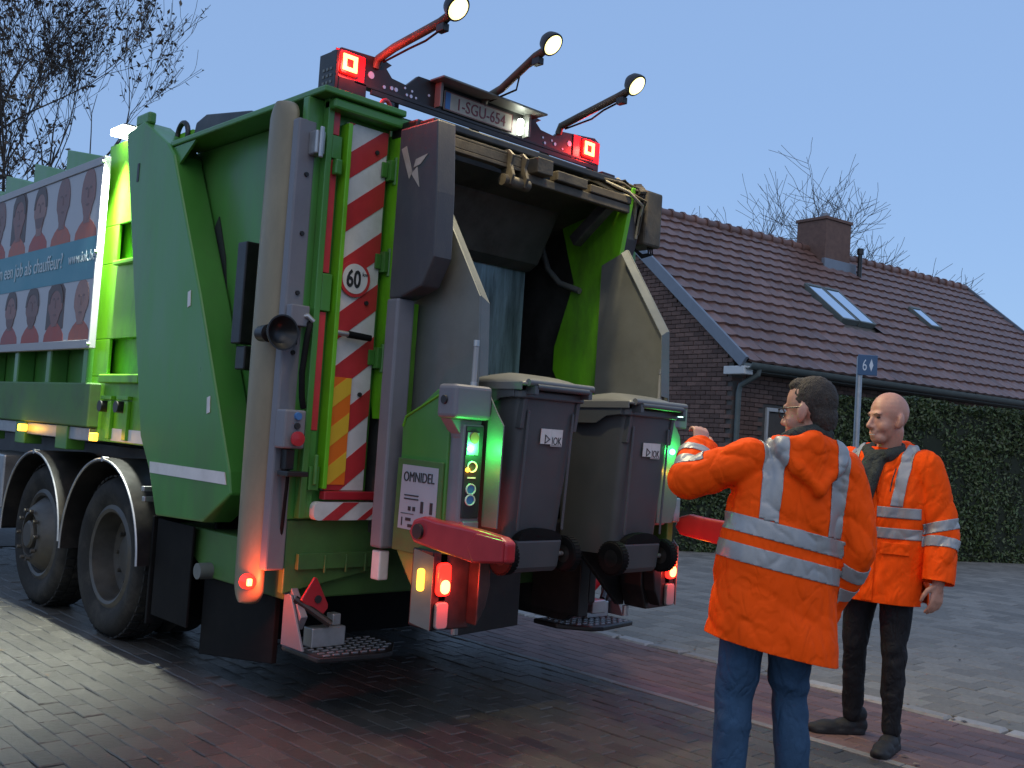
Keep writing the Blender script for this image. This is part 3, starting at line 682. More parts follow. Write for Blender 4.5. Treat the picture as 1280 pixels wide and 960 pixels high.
for y in (6.44, 6.70):
    T('lock_pin', cs(cyl((2.60, y+.03, 1.48), (2.70, y+.03, 1.48), .038, .038, 14)), 'bmetal', col, smooth=40)
    T('lock_bracket', cs(box(2.64, 2.699, y-.10, y+.075, 1.525, 1.55)), 'lime', col, bevel=.004); T('lock_stay', cs(box(2.655, 2.699, y-.09, y-.03, 1.27, 1.52)), 'lime', col, bevel=.004)
T('reflective_strip', cs(box(2.692, 2.6985, 6.05, 6.62, 1.26, 1.34)), 'white')
T('rear_frame', mir(box(2.70, 2.86, 6.0, 7.05, 1.25, 3.27)), 'green', bevel=.006)
for y, z in ((8.28, 1.28), (6.86, 1.27)):
    T('marker_lamp', box(2.66, 2.714 if y > 8 else 2.698, y-.035, y+.035, z-.025, z+.03), 'amber_on', bevel=.008)
    point('marker_glow', (2.62, y, z), (1, .5, .05), .5, .02, truck)
# lamp on top of the column
T('column_lamp', [box(2.70, 2.80, 6.84, 7.02, 3.385, 3.40)], 'bmetal', bevel=.012)
T('column_lamp_lens', [box(2.682, 2.795, 6.83, 7.03, 3.338, 3.384)], 'cool_on', bevel=.006)
T('lamp_bracket', box(2.797, 2.84, 6.85, 7.0, 3.30, 3.38), 'bmetal')
point('column_light', (2.695, 6.94, 3.325), (.95, 1, .86), 1700, .04, truck, 'SPOT', (1.3, 7.0, 0), R(88), 1.0)

# ---- tailgate: sloping side panel, recessed wall behind it
side = [(6.73, 3.30), (6.46, 3.335), (6.08, 3.13), (5.98, 3.04), (5.48, 2.14), (4.985, 1.17), (4.95, 1.05), (5.24, .875), (5.83, .855), (5.97, 1.12), (6.13, 1.31)]
pan = T('tailgate_side_panel', prism(side, 'x', 2.675, 2.86), 'green', bevel=.012)
T('tailgate_side_panel', mir(prism(side, 'x', 2.675, 2.86)), 'green', bevel=.012)
T('panel_slot', prism([(6.50, 2.94), (6.47, 2.94), (6.47, 3.06), (6.50, 3.06)], 'x', 2.672, 2.676), 'ink', pan)
T('reflective_strip', prism([(5.935, 1.10), (4.995, 1.10), (5.02, 1.165), (5.95, 1.165)], 'x', 2.669, 2.6735), 'white', pan)
for y, z in ((5.62, 2.08), (5.28, 1.47)): T('inspection_sticker', prism([(y, z), (y-.035, z+.01), (y-.025, z+.1), (y+.01, z+.09)], 'x', 2.671, 2.6738), 'white', pan)
T('tailgate_wall', prism([(6.3, 3.1), (4.52, 3.1), (4.52, .97), (5.2, .97), (6.0, 1.2)], 'x', 2.87, 2.92), 'green')
T('tailgate_wall', mir(prism([(6.3, 3.1), (4.52, 3.1), (4.52, .97), (5.2, .97), (6.0, 1.2)], 'x', 2.87, 2.92)), 'green')
T('wall_slot', [prism([(5.80, 2.52), (5.70, 2.66), (5.58, 2.40), (5.52, 2.12), (5.62, 2.18)], 'x', 2.862, 2.869)], 'ink')
T('roof_flange', prism([(6.06, 3.105), (4.34, 3.105), (4.34, 3.14), (6.08, 3.14)], 'x', 2.69, 3.2), 'green', bevel=.008)
T('roof_gusset', prism([(6.05, 3.10), (5.75, 3.10), (6.0, 2.95)], 'x', 2.70, 2.715), 'green')
T('tailgate_roof', prism([(6.5, 3.05), (4.6, 3.05), (4.6, 3.2), (5.2, 3.28), (6.3, 3.26)], 'x', 3.0, 4.95), 'dgreen', bevel=.02)
T('roof_box', prism([(6.02, 3.142), (5.1, 3.142), (5.3, 3.22), (5.85, 3.30), (5.98, 3.27)], 'x', 2.80, 3.0), 'bmetal', bevel=.01)
T('lifting_eye', tube([(2.83, 6.22+.075*math.cos(a), 3.235+.085*math.sin(a)) for a in [2*math.pi*i/20 for i in range(20)]], .017, 8, True), 'bmetal', smooth=50)
T('panel_lug', box(2.685, 2.74, 6.42, 6.62, 3.32, 3.40), 'green', pan, bevel=.015)
T('side_lamp_panel', [box(2.70, 2.80, 5.03, 5.13, 1.86, 2.42), box(2.72, 2.86, 5.0, 5.1, 1.72, 1.85)], 'bmetal', bevel=.008)
T('lower_tailgate', prism([(5.75, .82), (4.86, .82), (4.62, .98), (4.52, .96), (4.52, .56), (5.3, .56), (5.55, .66)], 'x', 2.78, 5.17), 'dgreen', bevel=.01)
T('cross_tube', cyl((2.70, 5.3, .6), (2.80, 5.3, .6), .045, .045, 14), 'steel', smooth=40)

# ---- long beige guard with marker lamp
gp_ = []
for k in range(33):
    t = k/32
    z, e_ = (.53+.09*(1-math.cos(t/.2*math.pi/2)), math.sin(t/.2*math.pi/2)) if t < .2 else (3.10-.09*(1-math.cos((1-t)/.2*math.pi/2)), math.sin((1-t)/.2*math.pi/2)) if t > .8 else (.62+2.39*(t-.2)/.6, 1)
    gp_.append((z, .128*max(.02, e_)))
V, F = [], []
nn = 10
for z, hw in gp_:
    yc = 4.645 + .02*math.sin((z-.5)*1.1)
    for i in range(nn+1):
        a = math.pi*i/nn; V.append((2.665-.06*math.sin(a)*min(1, hw/.06), yc+hw*math.cos(a), z))
for k in range(len(gp_)-1):
    for i in range(nn): F.append((k*(nn+1)+i, k*(nn+1)+i+1, (k+1)*(nn+1)+i+1, (k+1)*(nn+1)+i))
gd = mesh('side_guard', (V, F), M['beige'], truck, smooth=60)
sm = gd.modifiers.new('thickness', 'SOLIDIFY'); sm.thickness = .012
T('guard_rail', box(2.628, 2.735, 4.46, 4.522, .72, 2.98), 'grey', bevel=.01)
for k in range(6): T('guard_bolt', cyl((2.69, 4.459, 1.2+k*.3), (2.69, 4.450, 1.2+k*.3), .013, .011, 8), 'bmetal', gd)
T('guard_marker_lamp', lathe([(0, -.055), (.028, -.05), (.036, -.03), (.038, 0), (.0, 0)], (2.60, 4.585, .655), (0, 1, 0), 18), 'red_on', gd, smooth=50)
T('guard_marker_core', box(2.575, 2.60, 4.52, 4.535, .64, .675), 'red_hot', gd, bevel=.004)
point('guard_lamp_glow', (2.56, 4.46, .66), (1, .10, .03), 6, .02, truck)

# ---- rear wall, striped door, rails
T('rear_wall', box(2.675, 3.19, 4.462, 4.515, .97, 3.10), 'green', bevel=.006)
T('rear_wall', mir(box(2.675, 3.19, 4.462, 4.515, .97, 3.10)), 'green', bevel=.006)
T('rear_post', box(2.765, 2.80, 4.41, 4.461, .98, 3.12), 'green', bevel=.004)
T('rear_post', box(2.875, 2.90, 4.385, 4.461, 1.13, 3.0), 'lime', bevel=.004)
for z0, z1, mt in ((1.42, 2.02, 'red'), (2.22, 2.80, 'red'), (2.93, 3.09, 'red')):
    T('reflector_rail', box(2.802, 2.845, 4.425, 4.461, z0, z1), mt, bevel=.003)
T('reflector_rail', box(2.802, 2.845, 4.428, 4.461, .98, 1.418), 'green', bevel=.003)
for z0, z1 in ((2.025, 2.215), (2.805, 2.925)): T('rail_joint', box(2.802, 2.86, 4.415, 4.461, z0, z1), 'green', bevel=.004)
door = T('striped_door', box(2.905, 3.155, 4.432, 4.461, 1.12, 3.02), 'white', bevel=.003)
for k in range(-1, 8):
    zb = 1.02 + k*.278
    p = clip_poly([(2.8, zb-.06), (3.3, zb+.33), (3.3, zb+.47), (2.8, zb+.08)], 2.906, 3.154, 1.121, 3.019)
    if len(p) > 2: T('red_stripe', prism(p, 'y', 4.4292, 4.4318), 'red', door)
op = T('warning_panel', box(2.907, 3.03, 4.424, 4.4287, 1.15, 1.70), 'orange', door)
for k in range(4):
    zb = 1.10 + k*.20
    p = clip_poly([(2.8, zb-.05), (3.2, zb+.25), (3.2, zb+.35), (2.8, zb+.05)], 2.908, 3.029, 1.151, 1.699)
    if len(p) > 2: T('yellow_stripe', prism(p, 'y', 4.4222, 4.4239), 'yellow', op)
sgn = T('speed_sign', cyl((3.0, 4.4285, 2.215), (3.0, 4.418, 2.215), .095, .095, 36), 'red', door, smooth=40)
T('sign_face', cyl((3.0, 4.4178, 2.215), (3.0, 4.4165, 2.215), .078, .078, 36), 'white', sgn)
T('lettering', text_part('60', .125, (2.990, 4.4155, 2.172), (1, 0, 0), (0, 0, 1), 'CENTER', sx=.72, bold=.003), 'ink', sgn)
T('lettering', text_part('km', .03, (3.042, 4.4155, 2.235), (1, 0, 0), (0, 0, 1)), 'ink', sgn)
T('door_handle', [cyl((2.90, 4.40, 1.925), (2.965, 4.395, 1.922), .014, .014, 10)], 'galv', door, smooth=40)
T('handle_grip', [cyl((2.966, 4.395, 1.922), (3.10, 4.385, 1.915), .019, .017, 12)], 'black', door, smooth=40)
for z in (2.82, 2.33, 1.82):
    T('door_hinge', [box(3.157, 3.185, 4.39, 4.461, z-.055, z+.055), cyl((3.20, 4.40, z-.075), (3.20, 4.40, z+.075), .018, .018, 10), box(3.12, 3.1565, 4.415, 4.4285, z-.04, z+.04)], 'green', bevel=.004)
T('rear_top_rail', [box(2.765, 3.25, 4.36, 4.46, 3.045, 3.10)], 'green', bevel=.012)
T('top_eyelet', tube([(3.10+.032*math.cos(a), 4.40, 3.14+.04*math.sin(a)) for a in [2*math.pi*i/16 for i in range(16)]], .012, 8, True), 'redp', smooth=50)
for z in (2.9, 2.1, 1.62): T('door_bolt', cyl((3.085, 4.428, z), (3.085, 4.4285-.01, z), .012, .012, 8), 'ink', door)
T('red_reflector', box(2.885, 3.215, 4.38, 4.43, 1.075, 1.118), 'redp', bevel=.006)
low = T('lower_striped_board', prism(rrect(.38, .092, .03), 'y', 4.385, 4.43), 'white'); low.location.x += 0
for v in low.data.vertices: v.co.x += 3.025; v.co.z += 1.018
for a, b in ((-.075, .02), (.14, .19)):
    p = clip_poly([(3.025+a-.07, .97), (3.025+b-.07, .97), (3.025+b+.06, 1.065), (3.025+a+.06, 1.065)], 2.85, 3.21, .973, 1.063)
    if len(p) > 2: T('red_stripe', prism(p, 'y', 4.3825, 4.3848), 'red', low)
T('latch', [box(2.69, 2.745, 4.39, 4.461, 2.80, 2.92), box(2.705, 2.73, 4.375, 4.389, 2.78, 2.94)], 'galv', bevel=.012)
T('latch', box(2.81, 2.85, 4.38, 4.42, 2.72, 2.80), 'green', bevel=.008)
T('door_catch', [box(2.802, 2.86, 4.40, 4.427, 1.12, 1.24), cyl((2.83, 4.39, 1.15), (2.83, 4.39, 1.30), .012, .012, 8)], 'green', bevel=.004)
# horn, control box, hoses
hn = T('reversing_horn', lathe([(.0, .10), (.025, .10), (.03, .05), (.055, .02), (.085, -.02), (.088, -.03), (.08, -.03), (.05, .012), (.022, .03), (0, .03)], (2.575, 4.40, 1.885), (0, 1, 0), 28), 'bmetal', smooth=50)
T('horn_driver', [cyl((2.575, 4.50, 1.885), (2.575, 4.58, 1.885), .045, .04, 18), box(2.61, 2.70, 4.44, 4.451, 1.84, 1.98)], 'bmetal', hn, smooth=40)
T('horn_bracket', box(2.63, 2.735, 4.40, 4.451, 1.93, 2.035), 'grey', bevel=.006)
cb = T('control_box', box(2.615, 2.735, 4.36, 4.448, 1.325, 1.515), 'grey', bevel=.01)
T('push_button', cyl((2.685, 4.36, 1.485), (2.685, 4.347, 1.485), .02, .018, 16), 'bluei', cb); T('push_button', cyl((2.684, 4.36, 1.437), (2.684, 4.348, 1.437), .016, .015, 16), 'ink', cb)
T('emergency_button', lathe([(.018, 0), (.018, -.015), (.036, -.018), (.036, -.032), (.0, -.036)], (2.68, 4.36, 1.375), (0, 1, 0), 18), 'redp', cb, smooth=40)
T('control_bracket', [box(2.66, 2.71, 4.40, 4.449, 1.22, 1.322), box(2.64, 2.76, 4.34, 4.44, 1.19, 1.215)], 'bmetal', bevel=.004)
T('air_hose', tube([(2.74, 4.43, 1.96), (2.735, 4.39, 1.94), (2.72, 4.385, 1.88), (2.715, 4.40, 1.7), (2.725, 4.40, 1.58), (2.75, 4.42, 1.53)], .016, 8), 'black', smooth=50)
T('air_hose', tube([(2.69, 4.43, 1.32), (2.685, 4.41, 1.25), (2.69, 4.42, 1.15), (2.70, 4.45, .95), (2.72, 4.5, .8)], .009, 7), 'black', smooth=50)
T('hose_elbow', tube([(2.70, 4.43, 1.98), (2.72, 4.39, 1.985), (2.75, 4.385, 1.96)], .013, 8), 'galv', smooth=50)

# ---- low rear: green box, step, red triangle
T('lower_rear_box', prism([(2.74, .965), (3.30, .965), (3.30, .70), (2.74, .60)], 'y', 4.47, 4.519), 'dgreen', bevel=.006)
T('lower_rear_box', mir(prism([(2.74, .965), (3.30, .965), (3.30, .70), (2.74, .60)], 'y', 4.47, 4.519)), 'dgreen', bevel=.006)
T('lower_flange', [box(2.80, 3.36, 4.44, 4.469, .72, .80)] + [box(x, x+.012, 4.43, 4.439, .70, .79) for x in (2.95, 3.08, 3.2)], 'dgreen', bevel=.003)
def step(s):
    f_ = (lambda p: p) if s < 0 else mir
    P = [(2.80, 4.20), (3.14, 4.15), (3.22, 4.17), (3.36, 4.34), (3.36, 4.54), (2.80, 4.54)]
    st = T('foot_step', f_(prism(P, 'z', .305, .335)), 'bmetal', bevel=.008)
    tr = []; tpn = None
    for i in range(9):
        for j in range(7):
            x, y = 2.84+i*.055, 4.21+j*.048
            if x < 3.33 and y > 4.19+max(0, (x-3.2))*1.2: tr.append(box(x, x+.034, y, y+.012, .3352, .3405))
    tq = T('tread_plate', [f_(p) for p in tr], 'galv', st); tq['kind'] = 'stuff'
    T('step_arm', [f_(prism([(4.40, .43), (4.52, .60), (4.50, .66), (4.36, .50)], 'x', 2.79, 2.83)), f_(prism([(4.30, .345), (4.5, .345), (4.5, .60), (4.44, .60)], 'x', 2.77, 2.785))], 'grey', bevel=.004)
    T('step_hinge', [f_(box(2.86, 3.06, 4.36, 4.44, .342, .44)), f_(box(2.99, 3.04, 4.38, 4.44, .442, .50))], 'galv', bevel=.006)
    T('step_link', f_(tube([(2.79, 4.43, .58), (2.95, 4.34, .46)], .02, 8)), 'bmetal')
step(-1); step(1)
tri = [(2.80, .58), (2.835, .635), (2.87, .69), (2.885, .685), (2.96, .55), (2.96, .53), (2.925, .49)]
T('step_reflector', prism(tri, 'y', 4.385, 4.40), 'redp', bevel=.004); T('reflector_bolt', cyl((2.895, 4.384, .58), (2.895, 4.377, .58), .02, .02, 10), 'ink')
T('step_reflector', mir(prism(tri, 'y', 4.43, 4.445)), 'redp', bevel=.004)
# ================================================================ light bar
bar = [(2.86, 3.18), (2.86, 3.415), (2.905, 3.445), (3.17, 3.46), (3.235, 3.445), (3.20, 3.415), (3.24, 3.375), (3.34, 3.365), (3.42, 3.44), (4.31, 3.455), (4.40, 3.445), (4.355, 3.42), (4.40, 3.385), (4.52, 3.375), (4.57, 3.42), (4.90, 3.455), (4.95, 3.43), (4.95, 3.24), (4.86, 3.24), (4.86, 3.285), (3.06, 3.275), (3.06, 3.18)]
lb = T('light_bar', prism(bar, 'y', 4.555, 4.585), 'bmetal', bevel=.004)
T('light_bar_rail', [box(2.96, 4.86, 4.50, 4.553, 3.255, 3.272), box(3.07, 4.85, 4.50, 4.512, 3.225, 3.254)], 'bmetal', bevel=.003)
T('bar_bracket', [box(2.862, 3.04, 4.50, 4.553, 3.12, 3.27), box(2.84, 2.861, 4.50, 4.66, 3.11, 3.40)], 'bmetal', bevel=.004)
T('bracket_louvre', [box(2.837, 2.8395, 4.53+i*.035, 4.55+i*.035, 3.16+j*.035, 3.175+j*.035) for i in range(3) for j in range(5)], 'steel')
T('bar_bracket', [box(4.93, 5.06, 4.50, 4.553, 3.12, 3.235)], 'bmetal', bevel=.004)
for x in (3.3, 3.9, 4.5): T('bar_strut', box(x, x+.03, 4.60, 4.66, 3.06, 3.37), 'bmetal')
hole = [cyl((x, 4.5545, z), (x, 4.552, z), r_, r_, 12) for x, z, r_ in ((3.10, 3.35, .02), (3.05, 3.315, .008), (3.19, 3.31, .01), (3.24, 3.318, .011), (3.27, 3.318, .012), (3.33, 3.345, .007), (3.38, 3.34, .007), (3.345, 3.31, .008), (3.375, 3.31, .01), (3.41, 3.31, .007), (3.50, 3.35, .008), (4.42, 3.34, .007), (4.5, 3.34, .007), (4.44, 3.31, .009), (4.53, 3.325, .011), (4.60, 3.31, .007), (4.66, 3.36, .018), (4.70, 3.335, .008))]
M['hole'] = pm('sky_tone_disc', (.55, .6, .66), .3, metal=.6, var=.1)  # pale discs on the bar; colour stands in for sky seen through holes
for q in hole: T('sky_hole_disc', q, 'hole', lb)
for xa, xb in ((2.866, 3.055), (4.69, 4.945)): T('lamp_glow_board', box(xa, xb, 4.547, 4.5545, 3.285, 3.43), 'redp', lb, bevel=.003)  # added red plates; brake lamp glow on the bar put into the colour
for x in (2.945, 4.825):
    lp = T('brake_lamp', prism([(x+a, 3.362+b) for a, b in rrect(.12, .12, .02)], 'y', 4.53, 4.5465), 'red_dim', bevel=.004)
    ring = [box(x-.045, x+.045, 4.524, 4.529, 3.385, 3.405), box(x-.045, x+.045, 4.524, 4.529, 3.319, 3.339), box(x-.045, x-.022, 4.5245, 4.5285, 3.340, 3.384), box(x+.022, x+.045, 4.5245, 4.5285, 3.340, 3.384)]
    T('led_ring', ring, 'red_hot', lp)
    point('brake_glow', (x, 4.46, 3.362), (1, .04, .03), 7, .03, truck)
np_ = T('number_plate', box(3.60, 4.14, 4.538, 4.548, 3.296, 3.408), 'platew', bevel=.003)
T('lettering', text_part('1-SGU-654', .098, (3.885, 4.5368, 3.318), (1, 0, 0), (0, 0, 1), 'CENTER', sx=.88), 'platered', np_)
T('plate_border', [box(3.603, 4.137, 4.5365, 4.5378, 3.299, 3.303), box(3.603, 4.137, 4.5365, 4.5378, 3.401, 3.405), box(3.603, 3.607, 4.5365, 4.5378, 3.304, 3.400), box(4.133, 4.137, 4.5365, 4.5378, 3.304, 3.400)], 'platered', np_)
T('plate_country_band', box(3.608, 3.645, 4.5366, 4.5378, 3.304, 3.400), 'bluei', np_)
T('plate_hood', [box(3.50, 4.33, 4.43, 4.554, 3.432, 3.444), box(3.54, 3.56, 4.50, 4.554, 3.29, 3.431), box(4.24, 4.26, 4.50, 4.554, 3.29, 3.431)], 'steel', bevel=.003)
pl_ = T('plate_lamp', prism([(4.195+a, 3.345+b) for a, b in rrect(.034, .10, .016)], 'y', 4.515, 4.538), 'cool_on', bevel=.003)
point('plate_light', (4.165, 4.50, 3.345), (1, .95, .8), .22, .02, truck)
# arms with round work lamps
for x, ly, lz in ((3.13, 3.86, 3.545), (3.91, 3.97, 3.635), (4.56, 3.90, 3.575)):
    arm = T('lamp_arm', tube([(x, 4.56, 3.40), (x, 4.54, 3.445), (x, 4.40, 3.475), (x, ly+.16, lz-.03), (x, ly+.06, lz-.005)], .023, 10), 'grime', smooth=50)
    T('arm_cable', tube([(x+.02, 4.52, 3.43), (x+.025, 4.3, 3.455), (x+.02, ly+.3, lz-.085), (x+.012, ly+.16, lz-.06), (x, ly+.05, lz-.01)], .006, 6), 'black', arm, smooth=50)
    T('arm_bracket', [box(x-.02, x+.02, ly+.11, ly+.17, lz-.085, lz-.045)], 'bmetal', arm, bevel=.004)
    ax = Vector((.12, -.75, -.65)).normalized(); c_ = Vector((x, ly+.045, lz+.02))
    wl_ = T('work_lamp', lathe([(0, -.055), (.03, -.055), (.055, -.03), (.066, .0), (.068, .022), (.058, .024)], c_, ax, 24), 'bmetal', smooth=40)
    T('lamp_lens', lathe([(.0575, .0235), (.05, .03), (.040, .032)], c_, ax, 24), 'work_rim', wl_, smooth=50)
    T('lamp_core', lathe([(.0395, .032), (.02, .036), (.0, .037)], c_, ax, 24), 'work_on', wl_, smooth=50)
    point('work_light', c_+ax*.06, (1, .84, .50), 85, .04, truck, 'SPOT', c_+Vector((.1, -.55, -1)), R(125), .8)

# ================================================================ bin lifter
for s in (-1, 1):
    f_ = (lambda p: p) if s < 0 else mir
    cov = [(4.21, 2.985), (3.905, 2.985), (3.875, 2.62), (3.865, 2.30), (3.95, 2.16), (4.12, 2.11), (4.21, 2.11)]
    if s > 0: cov = [(4.22, 2.99), (4.10, 2.99), (4.12, 2.72), (4.15, 2.62), (4.22, 2.60)]
    cv = T('lifter_cover', f_(prism(cov, 'x', 3.07, 3.185)), 'cover', bevel=.010, seg=2)
    if s < 0:
        lg = [[(4.185, 2.875), (4.145, 2.885), (4.085, 2.745), (4.105, 2.71)], [(4.09, 2.735), (4.02, 2.66), (4.045, 2.765)], [(4.075, 2.765), (4.02, 2.775), (3.965, 2.82), (4.06, 2.805)]]
        for q in lg: T('emblem', prism(q, 'x', 3.0665, 3.0698), 'platew', cv)
    T('lifter_column', f_(box(3.055, 3.165, 4.11, 4.205, .86, 2.108)), 'grey', bevel=.012)
    T('column_foot', f_(box(3.07, 3.13, 4.13, 4.20, .70, .845)), 'white', bevel=.008)
    pl_ = [(4.045, 2.63), (3.70, 2.12), (3.675, 1.73), (3.68, 1.15), (4.25, 1.15), (4.25, 2.55)]
    T('steel_guard_plate', f_(prism(pl_, 'x', 3.235, 3.245)), 'steel')
    T('guard_plate_flange', f_(([(3.246, 4.05, 2.632), (3.305, 4.045, 2.60), (3.305, 3.70, 2.09), (3.246, 3.70, 2.122), (3.305, 3.68, 1.74), (3.246, 3.675, 1.732)], [(0, 1, 2, 3), (3, 2, 4, 5)])), 'steel').modifiers.new('t', 'SOLIDIFY').thickness = .006
    gc = [(4.05, 3.02), (4.12, 2.63), (4.17, 2.33), (4.26, 2.24), (4.26, 2.10), (4.16, 2.10), (4.16, 1.5), (4.45, 1.5), (4.52, 1.80), (4.60, 1.84), (4.64, 1.9), (4.64, 2.05), (4.50, 2.46), (4.70, 3.02)]
    T('inner_cheek', f_(prism(gc, 'x', 3.192, 3.228)), 'lime', bevel=.004)
    T('lower_side_plate', f_(prism([(4.06, 1.50), (4.04, .86), (3.87, .66), (3.70, .66), (3.70, 1.60), (3.80, 1.66), (4.0, 1.53)], 'x', 3.10, 3.15)), 'green', bevel=.006)
    T('plate_edge', f_(tube([(3.098, 4.05, 1.47), (3.098, 4.03, 1.52), (3.098, 3.75, 1.645)], .007, 6)), 'lime')
    sf = T('sign_frame', f_(prism([(4.055, 1.315), (4.06, .865), (3.71, .86), (3.71, 1.31)], 'x', 3.085, 3.099)), 'dgreen', bevel=.004)
    if s < 0:
        # control pod
        T('pod_column', f_(box(3.115, 3.25, 3.615, 3.81, 1.03, 1.50)), 'grey', bevel=.014)
        T('pod_head', f_(box(3.03, 3.262, 3.585, 3.72, 1.52, 1.68)), 'grey', bevel=.02, seg=3)
        T('pod_neck', f_(prism([(3.05, 1.519), (3.245, 1.519), (3.24, 1.501), (3.114, 1.43), (3.11, 1.45)], 'y', 3.63, 3.71)), 'grey', bevel=.004)
        T('pod_button', f_(cyl((3.029, 3.66, 1.605), (3.02, 3.66, 1.605), .022, .02, 16)), 'ink')
        T('pod_aerial', [f_(cyl((3.20, 3.66, 1.681), (3.20, 3.66, 1.87), .014, .013, 10))], 'glass', smooth=40)
        T('aerial_cap', [f_(cyl((3.20, 3.66, 1.871), (3.20, 3.66, 1.90), .016, .015, 10)), f_(cyl((3.20, 3.66, 1.681), (3.20, 3.66, 1.70), .018, .018, 10))], 'galv', smooth=40)
        pn = T('indicator_panel', f_(box(3.13, 3.235, 3.606, 3.6148, 1.06, 1.49)), 'ink', bevel=.003)
        T('status_plate', f_(box(3.135, 3.205, 3.602, 3.6057, 1.355, 1.46)), 'galv', pn)
        T('amber_disc', f_(cyl((3.175, 3.6018, 1.435), (3.175, 3.598, 1.435), .027, .027, 18)), 'pshirt', pn)
        T('green_led', f_(ball((3.15, 3.597, 1.385), .016, n=12)), 'green_on', pn, smooth=60)
        T('amber_led', f_(ball((3.145, 3.60, 1.285), .011, n=10)), 'amber_on', pn, smooth=60)
        for zc in (1.30, 1.145, 1.195):
            rg = [(3.175+.028*math.cos(a), 3.603, zc+.024*math.sin(a)) for a in [2*math.pi*i/16 for i in range(16)]]
            T('pictogram', f_(tube(rg, .004, 5, True)), 'white', pn)
            if zc < 1.25: T('pictogram_fill', f_(cyl((3.175, 3.6055, zc), (3.175, 3.6035, zc), .022, .022, 14)), 'bluei', pn)
        T('pictogram', f_(box(3.15, 3.20, 3.603, 3.6057, 1.245, 1.252)), 'white', pn)
        lx = 3.15
        point('green_glow', (lx+(.03 if s < 0 else -.03), 3.565, 1.385), (.05, 1, .15), 2.4, .015, truck)
        point('amber_glow', (lx+(.03 if s < 0 else -.03), 3.575, 1.285), (1, .5, .05), .12, .01, truck)
        T('pod_blade', f_(prism([(3.612, 1.645), (3.55, 1.56), (3.50, 1.50), (3.505, 1.02), (3.612, 1.02)], 'x', 3.262, 3.27)), 'steel', bevel=.002)
        T('pod_socket', f_(box(3.14, 3.235, 3.60, 3.66, .99, 1.045)), 'galv', bevel=.004)
    else:
        T('signal_plate', prism([(4.60, 1.02), (4.74, 1.02), (4.775, 1.12), (4.785, 1.45), (4.77, 1.52), (4.72, 1.58), (4.70, 1.64), (4.60, 1.64)], 'y', 3.625, 3.635), 'steel', bevel=.002)
        T('green_led', ball((4.695, 3.615, 1.426), .017, n=12), 'green_on', smooth=60); T('amber_led', ball((4.69, 3.617, 1.305), .012, n=10), 'amber_on', smooth=60)
        point('green_glow', (4.70, 3.57, 1.426), (.05, 1, .15), 2.6, .015, truck); point('amber_glow', (4.70, 3.58, 1.305), (1, .5, .05), .25, .01, truck)
        T('signal_post', box(4.66, 4.78, 3.70, 3.84, 1.0, 1.68), 'grey', bevel=.012); T('signal_socket', box(4.80, 4.86, 3.66, 3.72, 1.02, 1.16), 'galv', bevel=.008)
        T('pod_aerial', cyl((4.685, 3.72, 1.69), (4.685, 3.72, 1.87), .014, .013, 10), 'glass', smooth=40); T('aerial_cap', cyl((4.685, 3.72, 1.871), (4.685, 3.72, 1.90), .016, .015, 10), 'galv', smooth=40)
    # folding red guard arm running rearwards
    ra = [(3.76, .985), (3.73, 1.045), (3.66, 1.065), (3.56, 1.055), (3.31, 1.045), (3.14, 1.03), (3.10, 1.01), (3.10, .925), (3.31, .90), (3.58, .925), (3.72, .94)]
    rb = T('red_guard_arm', f_(prism(ra, 'x', 2.945, 3.01)), 'redp', bevel=.014, seg=3)
    T('arm_end_cap', f_(prism([(3.33, .965), (3.28, 1.032), (3.105, 1.02), (3.105, .93), (3.29, .908)], 'x', 2.932, 2.9445)), 'redp', rb, bevel=.006)
    T('arm_pivot', f_(cyl((2.9445, 3.68, .995), (2.932, 3.68, .995), .036, .034, 20)), 'bmetal', rb, smooth=40)
    # tail lamp cluster
    lc = T('lamp_housing', f_(prism([(3.06, .53), (3.06, .90), (3.33, .865), (3.365, .83), (3.36, .66), (3.31, .525)], 'y', 3.70, 3.86)), 'bmetal', bevel=.008)
    T('housing_bevel', f_(([(3.0, 3.77, .565), (3.0, 3.77, .905), (3.055, 3.69, .875), (3.055, 3.69, .535)], [(0, 1, 2, 3)])), 'steel', lc).modifiers.new('t', 'SOLIDIFY').thickness = .006
    T('housing_skirt', f_(prism([(3.28, .86), (3.345, .84), (3.355, .74), (3.335, .64), (3.28, .55)], 'y', 3.62, 3.699)), 'bmetal', lc, bevel=.006)
    T('tail_lamp', f_(prism([(3.115+a, .768+b) for a, b in rrect(.078, .155, .026, 5)], 'y', 3.672, 3.699)), 'red_on', lc, bevel=.008)
    T('tail_lamp_core', f_(prism([(3.115+a, .735+b) for a, b in rrect(.055, .065, .026, 5)], 'y', 3.664, 3.6715)), 'red_hot', lc, bevel=.003)
    T('reverse_lamp', f_(prism([(3.115+a, .60+b) for a, b in rrect(.072, .125, .018)], 'y', 3.676, 3.699)), 'glass', lc, bevel=.006)
    T('amber_marker', f_(xf(prism(rrect(.036, .105, .014), 'y', -.012, 0), Matrix.Translation((3.022, 3.735, .765)) @ Matrix.Rotation(R(-55), 4, 'Z'))), 'amber_on', lc, bevel=.004)
    lx = 3.12 if s < 0 else 2*TX-3.12
    point('tail_glow', (lx, 3.60, .74), (1, .04, .02), 5 if s < 0 else 2, .03, truck)
    lx2 = 2.95 if s < 0 else 2*TX-2.95
    point('amber_marker_glow', (lx2, 3.68, .77), (1, .35, .03), .5, .02, truck)
    T('lamp_stalk', f_(cyl((3.33, 3.83, .527), (3.33, 3.83, .47), .018, .018, 10)), 'galv', lc)
    T('lifter_skirt', f_(prism([(3.30, .86), (3.72, .86), (3.35, .525), (3.30, .525)] if s > 0 else [(3.37, .86), (3.80, .86), (3.80, .47), (3.37, .45)], 'y', 3.87, 3.90)), 'bmetal', bevel=.004)
